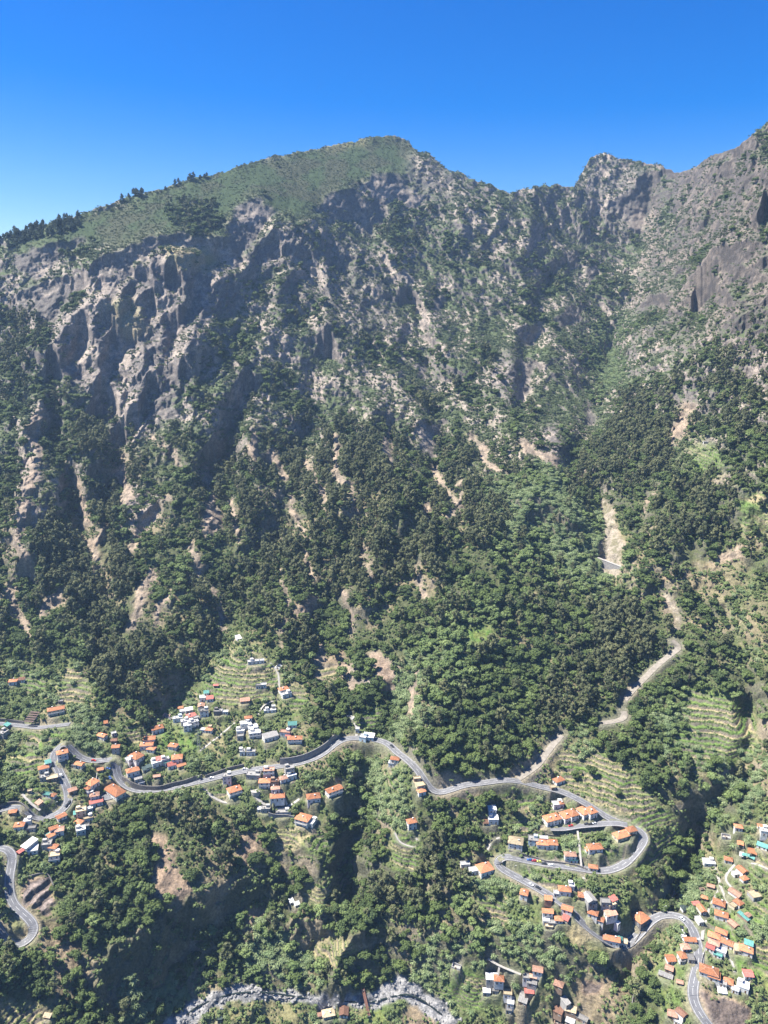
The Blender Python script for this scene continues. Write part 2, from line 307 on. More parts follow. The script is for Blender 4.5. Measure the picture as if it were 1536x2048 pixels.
# cultivated terraces: treads and stone risers
TERR = [([(1110,1575),(1120,1500),(1180,1475),(1290,1575),(1345,1640),(1300,1662),(1255,1645),(1200,1610)],2.6),([(1375,1370),(1500,1410),(1510,1500),(1400,1545),(1340,1490)],2.6),
 ([(605,1772),(690,1745),(690,1800),(615,1805)],2.6),([(625,1893),(680,1868),(712,1895),(695,1930),(655,1930)],3.0),([(545,1652),(600,1655),(610,1685),(555,1695)],2.6),
 ([(130,1330),(180,1335),(175,1400),(150,1415),(105,1400)],2.6),([(35,1340),(85,1325),(90,1375),(50,1390)],2.4),([(20,1500),(80,1465),(85,1530),(20,1560)],2.6),([(60,1450),(90,1470),(80,1500),(40,1500)],2.4),
 ([(430,1300),(500,1285),(560,1340),(560,1400),(440,1412),(395,1385)],2.3),([(690,1425),(770,1405),(748,1462),(720,1462)],2.6),([(1000,1640),(1060,1620),(1095,1640),(1090,1685),(1040,1665)],2.6),
 ([(1022,1732),(1100,1742),(1190,1760),(1150,1800),(1060,1762)],2.3),([(1275,1690),(1355,1645),(1362,1690),(1330,1730),(1262,1765)],2.8),([(945,1780),(1020,1790),(1015,1850),(955,1855)],2.6),
 ([(0,2005),(105,2010),(100,2060),(0,2060)],2.2),([(1478,1830),(1550,1830),(1550,1960),(1480,1920)],2.4),([(785,1650),(830,1680),(835,1745),(785,1735)],2.6),([(1370,885),(1425,880),(1445,930),(1390,960)],3.0),
 ([(1470,1000),(1536,960),(1536,1010),(1480,1030)],3.0),([(40,1555),(100,1580),(125,1600),(85,1625),(45,1605)],2.0),([(560,1380),(605,1370),(610,1410),(580,1430)],2.4),([(1000,1580),(1060,1580),(1080,1610),(1010,1620)],2.6),([(620,1330),(670,1320),(670,1350),(640,1360)],2.6)]
TERR += [([(1085,1690),(1180,1685),(1180,1728),(1100,1722)],2.2),([(1195,1690),(1262,1690),(1245,1725),(1200,1730)],2.2),([(1100,1592),(1150,1610),(1140,1625),(1090,1620)],2.4),([(1400,1830),(1470,1850),(1465,1890),(1410,1870)],2.2),([(1470,1640),(1536,1700),(1536,1760),(1500,1760)],2.4),
 ([(870,1975),(940,1940),(975,1950),(960,2010),(880,2010)],2.2),([(235,1445),(262,1430),(300,1470),(255,1500)],2.4),([(90,1455),(128,1450),(120,1490),(85,1495)],2.4),([(425,1568),(450,1566),(455,1600),(425,1592)],2.2),([(600,1655),(650,1650),(660,1690),(610,1700)],2.4),
 ([(330,1395),(395,1372),(400,1410),(345,1425)],2.4),([(1480,1010),(1540,990),(1540,1060),(1480,1070)],2.8),([(760,1545),(800,1530),(815,1570),(775,1590)],2.4),([(1030,1835),(1090,1850),(1085,1885),(1035,1875)],2.2),([(1500,1800),(1540,1800),(1540,1840),(1500,1830)],2.2)]
TERR += [([(38,1788),(60,1755),(95,1750),(110,1785),(100,1842),(68,1815),(38,1802)],4.5)]
TERM = np.zeros(YY.shape); EDGE = np.zeros(YY.shape); RISER = np.zeros(YY.shape); STEPID = np.zeros(YY.shape)
for k, (pts, st) in enumerate(TERR):
    m = samp(poly_mask(pts, 5), MU, MV); sel = m > .02
    z = ZZ + 1.6 * (fbm(XX / 30, YY / 30, ZZ * 0, 2, 400 + k) - .5)
    q = z / st; fl = np.floor(q); fr = q - fl
    step = np.where(fr < .72, fr * .12 / .72, .12 + (fr - .72) * .88 / .28)
    ZZ[sel] = (ZZ + m * st * (fl + step - q))[sel]
    TERM = np.maximum(TERM, m); RISER = np.where(sel, m * (fr > .72), RISER); EDGE = np.where(sel, m * (fr < .34), EDGE); STEPID = np.where(sel, fl + k * 37, STEPID)
for pts, wd in LANES:
    cut(track(pts, 6), wd / 2 + .3, .22, 1.5, ROADM)
for k, r in ROADS.items():
    cut(TRK[k], r['w'] / 2 + .6, .35, 4.5, ROADM)
_dm = np.zeros(YY.shape); cut(track([(1095,1671),(1130,1672),(1165,1664),(1200,1658)], 4), 2.6, 2.6, 2.0, _dm)
def pad(c, rad, z):
    ext = rad + 3
    sel = (np.abs(XX - c[0]) < ext) & (np.abs(YY - c[1]) < ext)
    d = np.hypot(XX[sel] - c[0], YY[sel] - c[1]); f = 1 - sstep(rad, rad + 3, d)
    ZZ[sel] = ZZ[sel] * (1 - f) + z * f; PADM[sel] = np.maximum(PADM[sel], f)
# ------------------------------------------------------------------ every building: u v  width depth height  turn  roof  roof-colour  wall | label
# roof: h hip, g gable, f flat with parapet, s single slope      colours: o orange r red p faded pink b brown t teal y tan G grey W white d dark
HOUSES = """
27 1363 9 7 4.5 12 h o w|orange roofed cottage beside the small dry terraces at the far left, above the upper road
44 1359 7 5 3.5 10 s b w|brown roofed annex touching the orange cottage above the far-left upper road
113 1420 18 8 6.5 24 h o c|long cream house with orange roof at the right end of the upper road
122 1403 5 4 3 20 f G g|tiny grey hut just uphill of the long cream house
8 1466 9 8 6 70 f G g|grey flat-roofed block below the upper road at the left edge of the photo
16 1455 6 5 3 70 s t g|teal topped lean-to behind the grey block at the left edge
212 1446 4 3.5 2.6 20 s o n|tiny lone orange shed in the scrub above the left hairpin houses
205 1472 10 6 4.5 -25 g o w|reddish orange roofed house among scrub above the left hairpin road
228 1467 5 4 3 30 f W w|small white hut with flat roof beside the scrubby path above the left road
229 1481 6 5 3.6 5 g b n|small brown roofed house directly behind the tall roadside house
233 1496 8 6 8 8 g o g|tall grey house with orange top standing at the road junction on the left
126 1506 11 8 9 28 h o w|three storey white house with orange roof on the inside of the left hairpin
97 1527 6 5 3.4 30 s t w|teal roofed outbuilding left of the left hairpin road
88 1536 10 7 4.5 28 h o w|white house with orange patch roof just below the teal outbuilding left of the hairpin
90 1554 9 6 4.5 20 f G g|grey flat house left of the descending left road
105 1555 10 6 4 22 g y n|tan roofed house touching the descending left road
160 1529 9 6 4.5 -20 g o w|white cottage with orange roof below the left junction road
150 1531 6 4 3 -20 f G g|low grey annex left of the orange cottage below the junction road
145 1577 8 6 4 35 g p n|faded pink roofed garage on the right side of the descending left road
201 1540 6 4.5 3 20 g o n|small orange shed at the top of the lane beside the large long orange hall
185 1566 11 10 4.5 60 h o w|bright orange roofed house on the lane left of the large long orange hall
178 1576 7 6 3.5 60 h o w|second bright orange roof attached to the lane house left of the long hall
190 1591 9 7 5.5 20 h p w|dull orange roofed house halfway down the lane beside the long hall
181 1584 6 5 4 20 f W w|white flat roof squeezed between the bright orange and dull orange lane houses
193 1604 13 6 4.5 24 g r w|long white house with pinkish red roof at the foot of the lane
180 1617 6 5 4 24 f W w|white cube below the left end of the pinkish red roof
230 1582 24 12 5 -38 h o w|large long orange hipped hall beside a round grey court
163 1621 10 8 5.5 20 f y c|beige flat-roofed house at the bend of the slope below the lane houses
153 1627 5 4 3 20 s t w|small teal lean-to on the left of the beige flat house
177 1636 9 6 4.5 24 f y w|low beige terrace house under the beige flat-roofed house
158 1645 8 6 4 -20 h o w|small orange hipped roof on the white house at the tip of the left spur
163 1660 9 8 8.5 25 f W w|tall stepped white house at the tip of the left spur
173 1652 6 5 3.5 25 f G w|small grey-topped white annex beside the tall stepped white house
105 1590 7 5 3.2 -15 h o w|small orange roofed house inside the garden loop of the left road
95 1587 9 5 2.6 -15 f t w|pale teal flat terrace roof inside the garden loop of the left road
78 1603 7 5 2.4 -35 s p n|brown tin roof shed among the garden plots inside the left loop
60 1582 4 3 2.5 20 f y n|tiny tan hut at the upper left of the garden loop
27 1630 7 5 3 15 h o n|faded orange hut in the dry yellow yard inside the lower-left road bend
40 1651 9 7 5 10 h o w|orange roofed house with white lower floor under the lower-left road
56 1642 7 5 4.5 8 f W w|white flat-roofed block right of the orange house under the lower-left road
62 1656 10 5 3.5 8 f G g|long grey terrace under the white block by the lower-left road
123 1633 9 6 3.6 45 g o w|orange roof tucked against the wall under the left road bend
108 1657 8 5 4 35 g o w|upper orange roof in the steep row below the left road bend
107 1669 11 6 4.5 48 g o w|middle long orange roof in the steep row, teal strip along its left side
120 1660 8 7 5.5 20 h p w|faded brownish roof at the right of the steep row below the left bend
99 1668 9 2.5 3 48 s t w|narrow teal canopy along the steep row of orange roofs
60 1688 8 14 5 -28 s W w|long white sloping roof at the lower end of the left spur houses
67 1698 9 7 4.5 15 s W w|white tin roofed shed right of the long white sloping roof
95 1687 9 8 5 10 f G g|grey flat roof at the lower end of the steep row
108 1694 8 6 4.5 -10 h o w|small orange roof above the white round-ended terrace house
111 1710 10 8 7 12 f y w|white house with a rounded terrace at the bottom of the left spur
42 1707 5 4 3 60 g r n|small red roofed hut at the lower-left end of the spur houses
315 1457 13 9 5.5 28 h o w|orange hipped house topmost in the column beside the green meadow
299 1478 13 8 4.5 12 h o w|second orange roof down the column beside the green meadow
294 1490 14 7 4.5 8 h o w|wide low orange roof beneath the second one at the meadow's left edge
303 1498 9 6 4 -12 h o w|orange wing joined to the wide low roof at the meadow's left edge
347 1492 10 7 4.5 -14 h o w|single orange roof on the right side of the green meadow
273 1513 14 11 5 -36 h o w|large orange hip roof above the main road wall on the left
259 1519 7 6 4.5 -36 f W w|white flat annex at the left of the large orange hip roof
266 1541 13 8 5 28 h o w|orange roofed house directly over the corner of the long retaining wall
276 1551 8 7 4.5 28 s G g|grey lean-to roof right of the house over the wall corner
282 1556 6 4 3.5 28 f W w|small white porch block at the foot of the grey lean-to
293 1538 8 5 3.6 28 s d g|dark green sheet roof behind the retaining wall
299 1534 6 4 3.4 28 s d k|second dark sheet roof beside the dark green one behind the retaining wall
313 1524 10 9 5 28 f W w|white house with pinkish terrace in the middle of the row above the long wall
321 1519 9 6 5 28 s r w|pink roofed house in the middle of the row above the long wall
331 1519 8 5 4.5 28 f W w|pale flat roof between the pink and teal roofs above the long wall
335 1524 7 4 4.2 28 s t w|bright teal roof in the row above the long wall
355 1516 11 9 5.5 12 h o w|orange hipped roof at the right end of the row above the long wall
344 1530 9 6 4.5 24 s r w|red sheet roof below the orange hip at the right end of the row
363 1531 9 4.5 3.2 35 g o c|orange and yellow strip roof at the far right of the row above the long wall
314 1552 7 4 2.6 15 g p n|small faded orange hut right on top of the long retaining wall
413 1385 6 4.5 3 12 s t w|small teal roofed shed topmost of the upper village
408 1395 10 7 4.5 14 f W w|white flat house just under the small teal shed in the upper village
420 1397 8 6 4 14 s r w|white house with a red-orange roof panel right of the flat white house
403 1412 7 8 4.5 10 g p w|faded orange narrow roof in the middle of the upper village
409 1423 10 7 7 12 f G w|tall white house with dark window openings in the middle of the upper village
362 1415 6 5 3 14 g o w|tiny orange roof at the left top of the dense white cluster
367 1423 8 5 4 14 f W w|first white flat roof under the tiny orange roof of the dense cluster
378 1420 9 5 4 24 s W w|pale sloping roof at the upper right of the dense white cluster
383 1432 10 8 5 32 h r w|brownish red roof in the middle of the dense white cluster
356 1437 11 6 4.5 18 f W u|pale bluish flat house on the left of the dense cluster
370 1443 9 6 5 18 f W w|white flat house in the centre bottom of the dense cluster
376 1452 9 7 7 16 f W w|tall white house lowest in the dense cluster
388 1445 10 7 6 30 f W w|white house with terrace at the right end of the dense cluster
393 1436 6 5 4 24 f G w|small grey roof between the brownish red roof and the terrace house
333 1430 9 6 3.5 -24 f p p|pinkish roofless house at the left end of the dense cluster
343 1436 6 4 3 15 f W w|small white block right of the pinkish roofless house
437 1423 10 6 5 4 f G k|dark grey box house alone below the golden terraces
451 1424 6 4 2.8 4 f W w|small white terrace right of the dark grey box house
418 1460 8 5 3.6 -8 h o w|orange roofed cottage right of the dense white cluster, next to the pylon
407 1460 6 4.5 3.5 -8 f W w|white block left of the orange cottage next to the pylon
420 1453 4 3.5 2.5 0 f y w|tiny beige hut behind the orange cottage next to the pylon
497 1436 8 5.5 3.8 14 h o w|small orange roof topping the white terraced houses beside the stair path
432 1369 5 4 3 5 g r n|tiny red roofed hut at the corner of the golden terraces
490 1400 11 6 3 14 s p n|pinkish tin roof in the green terraces of the upper spur
512 1322 20 5 3.4 14 f W w|long low white building high on the terraced spur
558 1332 7 8 3 -20 f y w|roofless pale ruin at the top right of the terraced spur
477 1276 6 9 3 28 s W w|highest white hut with brown roof at the tip of the terraced spur
567 1378 11 7 4.5 32 h o w|orange roofed house alone on the right edge of the terraced spur
573 1388 12 5 4.5 32 f W w|white flat terrace house below the lone orange house of the spur
517 1371 6 5 4 5 f G w|left one of two small white boxes on the terraced spur
527 1369 7 5 4 8 f W w|right one of two small white boxes on the terraced spur
540 1421 14 4 2.8 10 f W w|long narrow white roof in the green gardens below the spur
547 1413 4 4 3 10 f W w|tiny white cube above the long narrow white roof
491 1447 12 7 4 14 f W w|upper white terrace house left of the stair path
506 1455 11 8 5 18 f W w|white terrace house with big balconies against the stair path
510 1466 13 8 6 12 f W w|lowest and widest white terrace house against the stair path
481 1462 9 6 5 14 f W w|left lower white house of the stair path group
481 1473 7 5 5 10 f G g|grey unfinished block under the stair path group
585 1449 10 6 3.4 5 s t w|turquoise roofed shed above the orange long house
541 1472 17 9 5 28 s G w|large white house with long grey slanted roof right of the stair path
571 1465 12 6 5 -8 f p w|brown and white house behind the orange long house
577 1472 6 4 4 -8 s r w|small red roof between the brown and white house and the orange long house
590 1478 16 7 5.5 4 h o w|long orange roofed house above the bend with the tall grey wall
485 1503 6 6 4.5 10 f W w|left white block in the trees over the main road
502 1504 10 5 4.5 6 f G w|right grey roofed block in the trees over the main road
455 1557 9 7 8.5 8 f G w|tall narrow white house just below the main road
469 1580 14 10 6 30 h o w|orange hipped house with white balconies on the lane below the main road
508 1553 15 8 5 -6 f G g|wide grey concrete flat-roofed building under the main road
538 1545 12 7 5.5 6 f p w|white house with brown terrace roof between road and stairs
530 1564 12 8 7 2 h o w|two storey house with orange hip roof and grey base below the brown terrace house
550 1564 9 6 4.5 5 f b n|brown flat roof left of the long stairs
551 1577 9 6 4.5 10 h p w|small house with mixed orange and white roof left of the long stairs
555 1593 15 8 4 8 h o w|wide low orange roof beside the foot of the long stairs
579 1537 10 7 6.5 20 f G g|grey house with dark windows right of the long stairs near the road
583 1551 10 6 5 25 f W w|white lower block below the grey house right of the stairs
568 1557 9 6 4.5 25 h p w|dull orange roof right of the long stairs
532 1617 9 6 4.5 3 f G g|grey box house beside the curved lane at the lower end of the village
521 1618 6 5 3 3 f W w|low white shed left of the grey box house
567 1624 16 5 3.5 3 f G w|long pale terrace building on the curved lane
627 1594 14 9 5 12 h o w|two tier orange roof on the spur end, left of the slanted long house
668 1580 17 8 6 32 g o w|long white house with narrow orange roof, last one right on the spur
607 1637 15 11 7 -22 h o w|large orange hip roof on tall white walls above small dry terraces
625 1643 6 11 4.5 -22 f W w|white side annex right of the large orange hip roof above dry terraces
727 1486 8 7 5 -20 f W u|pale blue walled block with white roof beside the road curve over the gully
738 1492 12 7 5 -12 s W u|white sloping roof house hanging below the road curve over the gully
790 1521 9 6 4 -12 h o w|small orange roofed white house below the road left of the wooded hill
783 1526 6 5 4.5 -12 f W w|white flat block attached left to the small orange house below the road
842 1582 8 7 4.5 22 h o w|small orange roof on a pale concrete yard beside the road bend
838 1567 9 12 2.2 20 f y c|pale concrete platform building above the small orange roof at the road bend
834 1556 7 4 3 10 f y n|beige flat hut at the top of the pale concrete yard
823 1641 9 7 7.5 18 h o w|orange roofed tall white house alone on the spur below the road bend
715 1458 4 4 4 0 f W u|tiny pale blue tower hut above the road curve
701 1432 9 4 3 -30 f W w|white roofless ruin above the road curve
1117 1559 11 7 4 28 h o w|orange roof just above the road at the start of the gravel track
1105 1582 5 5 3 10 f y n|tan block on the roadside above the white house of the right village
1115 1607 11 7 5 10 f W w|white house with small orange corner roof above the row houses
1122 1606 4 5 4.8 10 h o w|small orange corner roof attached to the white house above the row houses
1097 1636 9 10 6 20 h o w|left half of the leftmost pair of white row houses with orange roofs
1110 1633 9 10 6 20 h o w|right half of the leftmost pair of white row houses with orange roofs
1131 1631 9 11 6 22 h o w|left half of the middle pair of white row houses with orange roofs
1144 1627 9 11 6 22 h o w|right half of the middle pair of white row houses with orange roofs
1166 1624 9 12 6 28 h o w|left half of the rightmost pair of white row houses with orange roofs
1181 1625 9 10 6 24 h o w|right half of the rightmost pair of white row houses with orange roofs
984 1618 8 6 4 5 s W w|upper white flat-roofed hut in the trees left of the row houses
986 1637 10 8 5 0 f W w|lower white flat-roofed house in the trees left of the row houses
972 1645 5 4 3 0 s b n|small brown shed left of the lower white house in the trees
1031 1683 14 11 6 -14 h y w|big house with sand coloured hip roof above the right hairpin
1066 1679 10 8 6 -10 f G u|turquoise walled house with pale grey flat roof right of the sand coloured roof
1084 1686 11 8 5 -6 h o w|left half of the twin orange roofs above the hairpin road
1103 1686 11 8 5.5 -4 h o w|right half of the twin orange roofs above the hairpin road
1087 1676 8 4 4 -6 f W w|white flat roof behind the twin orange roofs
1140 1708 11 6 5.5 -2 h p w|salmon roofed white house touching the upper hairpin road
1146 1716 9 4 3 -2 f t u|light blue terrace in front of the salmon roofed house
1189 1694 14 8 4 6 h o w|orange cottage with broken roof lines inside the big road loop
1178 1698 7 5 3 6 h o w|low orange wing at the left of the cottage inside the big road loop
1246 1669 20 9 4 22 h o c|long orange roof house beside the eastern bend of the big road loop
1262 1660 9 7 4 18 h o c|small orange wing at the upper end of the long house by the eastern bend
1187 1724 8 5 3.6 -12 h o w|small orange cottage right above the lower road of the big loop
969 1736 14 12 5 22 h o w|large orange hip roofed house at the outer tip of the right hairpin
948 1740 9 6 4 15 f W w|white patio block left of the large orange house at the hairpin tip
930 1728 9 5 4 5 f W w|white flat roof at the far left of the hairpin tip houses
926 1740 5 4 3 10 h o w|tiny orange roof under the white flat roof at the hairpin tip
1048 1786 8 9 7 -20 h o w|tall narrow white house with orange roof below the hairpin road
1129 1776 13 8 6 -8 h o w|orange roofed house with white balconies above the lower straight road
1143 1769 5 5 4.5 -8 f W w|white cube behind the balcony house above the lower straight road
1113 1780 6 5 4 -8 f W w|small white wing left of the balcony house above the lower straight road
1163 1790 7 7 4 -14 h o n|tan orange roof left of the grey old houses
1096 1802 8 5 2.8 -10 s o n|single orange shed roof below the lower straight road
1095 1823 11 6 4 -6 g o w|orange roof with turquoise border below the lower straight road
1134 1817 11 7 4 -24 g o w|orange roof right against the lower straight road
1092 1840 7 6 4 -5 f W w|white flat cottage in the cluster below the orange and turquoise roof
1105 1845 10 5 3 -5 f G g|low grey stone block in the cluster below the turquoise bordered roof
1117 1838 8 6 4 -5 h o w|orange hip roof in the cluster below the turquoise bordered roof
1131 1838 7 6 3.5 -35 s r n|red sheet roof at the right of the cluster under the straight road
1098 1852 8 4 2.6 -10 f y n|lowest tan hut of the cluster under the straight road
1178 1796 10 13 5 18 g G g|old grey stone house with grey roof uphill of the straight road
1186 1806 7 6 4 18 f G g|grey stone annex below the old grey house
1210 1803 10 7 4.5 -4 f G g|left grey block of the half round old farm group
1222 1808 9 6 4 20 f y g|middle beige block of the half round old farm group
1226 1798 8 6 3.6 25 s r w|reddish roof at the top right of the half round old farm group
1186 1820 10 7 4.5 -26 h o w|upper orange roof of the two joined white cottages by the straight road
1199 1829 9 6 4.5 -26 h o w|lower orange roof of the two joined white cottages by the straight road
1221 1827 13 7 4 14 s p w|pale orange roof on the curved white house next to the joined cottages
1235 1838 5 5 3 40 f W w|white hut right below the curved pale orange house
1224 1860 17 7 6 -16 g o w|long white house with salmon roof and teal back inside the sharp lower bend
1228 1853 14 4 4.2 -16 s t w|teal back roof behind the long white house in the sharp lower bend
1240 1855 6 7 6.4 -16 g t w|small steep teal gable at the right end of the long white house
1249 1865 7 7 5 -16 f y w|cream end block right of the small steep teal gable
913 1930 10 6 3.5 -22 f y g|roofless grey ruin in the cane right of the river
1075 1939 10 7 4 -14 g p w|pale orange roof at the right end of the thin garden path
1052 1953 7 6 4.5 -10 f G w|small grey flat house under the thin garden path end
1064 1963 10 6 4 -16 s G g|grey sheet roof below the pale orange house of the riverside group
1066 1953 7 4 3.6 -16 g p n|dull red lean-to between the pale orange and the grey sheet roofs
984 1954 13 7 4.5 -4 s W g|white striped sheet metal roof in the lower garden
997 1964 10 8 4.5 -6 h o w|orange roof beside the white striped metal roof in the lower garden
973 1982 8 6 4.5 -5 f W g|white house with dark openings under the striped metal roof
990 1980 7 5 3.6 -5 f G g|small grey block right of the white house with dark openings
1015 1985 9 7 4.5 -8 f y w|pale terrace house in the centre of the lower garden group
1021 2002 7 9 4.5 -12 f W w|narrow white house in the lower garden group
1017 2017 6 7 4 -8 f G g|lowest grey hut of the lower garden group
1058 1982 9 6 3.4 -6 g r n|red roof in the trees right of the lower garden group
1047 1996 9 12 4 -24 s G n|long grey brown sheet roof in the trees right of the lower garden group
1117 1968 9 7 3.6 -28 h p n|faded orange hut left of the lava coloured yard
1131 2002 6 9 3 30 s G g|grey narrow shed at the left of the lava coloured yard
1117 2021 9 7 3.5 -34 s b n|brown sheet roof shed at the bottom of the lava coloured yard
1141 2019 11 6 3.5 -20 s y n|tan brown sheet roof at the bottom of the lava coloured yard
1141 2040 8 8 4 -30 g W g|white metal gable roof at the bottom edge below the lava coloured yard
1164 2036 12 6 3.5 -34 f G n|grey rubble walled house right of the white metal gable roof
1117 2042 9 6 3 -10 f b n|brown roofless shed left of the white metal gable roof
1281 1813 15 15 6.5 34 h o k|large square orange hip roof on dark walls beside the road bridge bend
1369 1816 8 7 4.5 8 h d w|dark teal pyramid roof at the outside of the right bend
1391 1807 8 5 3.6 8 g r w|pinkish red roof left of the tall orange houses of the right village
1402 1818 7 11 4.5 8 g o w|narrow orange roof along the right village lane
1398 1840 6 10 4 10 f W w|long white low block between the right village lane and the road
1437 1806 13 10 6 -28 h o w|upper big orange roof in the centre of the right village
1442 1829 14 9 6 -24 h o w|lower big orange roof in the centre of the right village
1408 1795 7 5 3.6 -20 h o n|small orange roof above the right village lane
1421 1772 8 5 3 -24 g p n|faded pink roof at the left edge of the upper right village
1404 1776 6 4 3 10 f y n|tan ruin left of the faded pink roof of the right village
1417 1724 14 10 4.5 -6 f W w|white multi-box roof terrace house by the ravine
1456 1719 9 7 4.5 -22 h o w|orange roof right of the white multi-box house
1480 1687 8 7 4.5 -20 h o w|orange roof above the curved teal canopy building
1476 1653 9 7 5 -12 h o w|topmost orange roof of the right village
1452 1671 11 7 3.5 -14 f y g|grey brown ruin in the trees left of the topmost orange roof
1447 1671 4 7 3.6 -14 s p n|pale pink strip roof on the left side of the grey brown ruin
1504 1702 11 9 5.5 -26 h o w|orange roof behind the curved teal canopy
1496 1712 15 4 4 -36 s t w|curved teal canopy roof in front of an orange roof at the right
1483 1710 6 8 4.5 -26 f W w|white courtyard block left of the curved teal canopy
1526 1660 8 10 6 -14 f W w|white tall house at the right edge of the photo
1519 1652 5 5 4 -14 g o w|small orange roof at the upper right edge of the photo
1524 1691 12 5 4 -36 s t w|teal and grey roof at the right edge of the photo
1483 1740 8 11 4.5 22 g o w|steep orange roof on the terrace right of the lane fork
1471 1747 8 7 3.5 12 f W w|white flat terrace left of the steep orange roof at the lane fork
1488 1757 8 6 4 20 h o w|orange roof under the steep orange roof at the lane fork
1470 1786 8 14 4 32 g p w|striped salmon roof running down the slope in the right village
1476 1805 8 9 4.5 30 h o w|orange roof beside a cream terrace in the right village
1466 1810 7 8 3.6 30 f y c|cream terrace roof left of an orange roof in the right village
1508 1789 11 12 4.5 12 f y g|beige walled open flat building at the right side
1487 1832 5 13 3.4 32 s t n|narrow teal sheet roof on the green terraces at the right
1495 1830 5 5 3.4 32 g p n|small salmon roof next to the narrow teal sheet roof
1466 1847 7 10 3.4 24 g p n|lone salmon roof on the green terrace above the dense right cluster
1442 1862 12 7 5 -32 h o w|topmost orange roof of the dense right cluster
1427 1871 12 8 5 -28 h o w|second left orange roof of the dense right cluster
1451 1884 15 8 5 -34 h o w|right long orange roof of the dense right cluster
1427 1886 11 7 5 -30 h p w|salmon roof in the middle of the dense right cluster
1420 1894 9 6 4.5 -34 s r w|pinkish red roof at the lower left of the dense right cluster
1440 1900 12 7 4.5 -30 f W w|white terrace roof at the bottom of the dense right cluster
1435 1910 9 4 3 -30 f t w|pale teal low roof under the dense right cluster
1491 1897 14 11 5.5 -26 h o w|large orange roof with teal annex on the far right
1497 1885 9 6 4 -26 s t w|teal annex behind the large far-right orange roof
1474 1895 9 12 4.5 -12 f y c|cream flat terrace left of the large far-right orange roof
1417 1941 19 12 5.5 -24 h o w|biggest orange roof complex by the lower right road
1427 1950 12 10 5 -24 h o w|lower wing of the biggest orange complex by the lower right road
1456 1963 9 8 4 -24 h o w|small orange roof right of the biggest complex by the road
1445 1966 8 6 3 -24 f G w|pale grey terrace between the biggest complex and the small orange roof
1495 1947 9 9 4 -6 g r w|red metal roof over the white house at the lower right
1485 1970 12 10 5.5 -28 f W w|white flat-roofed house under the red metal roof
1470 1978 7 6 4 -28 f W w|small white terrace block left of the white flat-roofed house
1444 1982 9 5 2.6 -10 s W w|white tent roof over the dark soil slope at the lower right
1364 1911 8 9 4.5 8 h o w|orange roof in the row left of the lower right road
1370 1894 9 7 4 4 h p w|salmon roof at the top of the row left of the lower right road
1381 1916 7 9 4 -6 f G g|grey flat house against the lower right road
1363 1921 6 5 3.4 6 f G w|small grey porch below the row roof at the lower right road
1340 1917 9 9 4.5 4 g o w|orange gable with dark side standing on the green plot
1338 1936 8 7 4 -28 g p n|brownish orange roof below the gable on the green plot
1331 1951 15 4 2.6 -28 s G n|grey slatted roof shed under the brownish roof
1359 1964 6 4 2.8 -18 g p n|small brown hut in the trees left of the lower right road
1380 1881 14 4 3 -6 s o w|long narrow orange shelter next to the zebra crossing
1344 2027 9 8 3.4 -20 g p n|tan gabled hut at the bottom right beside the road
1362 2025 7 10 4 32 g b w|brown roof right of the tan gabled hut at the bottom right
1356 2042 8 6 3.4 -34 f W w|white flat hut at the bottom edge under the brown roof
657 2026 13 9 3.6 14 h y c|sand coloured L-shaped roof at the river bank bottom
688 2023 9 10 4 -2 g b w|brown roofed riverside house right of the sand coloured roof
641 2029 6 4 3.4 14 g p n|small pinkish shed left of the sand coloured riverside roof
440 2038 5 4 4.5 10 f d k|small dark open frame hut in the meadow by the river
583 1802 5 5 3 30 s W w|small white hut at the foot of the dry terraces over the cliff
594 1808 6 4 2.6 30 s W w|pale tarpaulin shed right of the small white hut over the cliff
95 2030 7 3 2.4 -10 s y n|pale tin hut in the dry terraces at the lower left corner
1411 885 9 3 3 5 f W w|white shed on the tiny terraces high in the right forest
"""
HROWS = []
for ln in HOUSES.strip().split('\n'):
    a, lab = ln.split('|'); f = a.split()
    sc_ = .78 * (.79 if float(f[0]) > 1330 else (.86 if float(f[1]) > 1770 else 1))
    HROWS.append((float(f[0]), float(f[1]), float(f[2]) * sc_, float(f[3]) * sc_, float(f[4]) * sc_ * 1.04, float(f[5]), f[6], f[7], f[8], lab.strip()))
_ext = {}
for k, hrow in enumerate(HROWS):
    u, v, wd, dp, ht = hrow[:5]
    Yh = float(gsamp(YY, u, v)); pxm = FPX * 0.78 / (Yh * 1.25)
    vb = v + pxm * ht * .95
    c = at(u, min(vb, 2190))
    _ext[k] = c
for k, hrow in enumerate(HROWS):
    pad(_ext[k], max(hrow[2], hrow[3]) * .5 + .2, _ext[k].z)
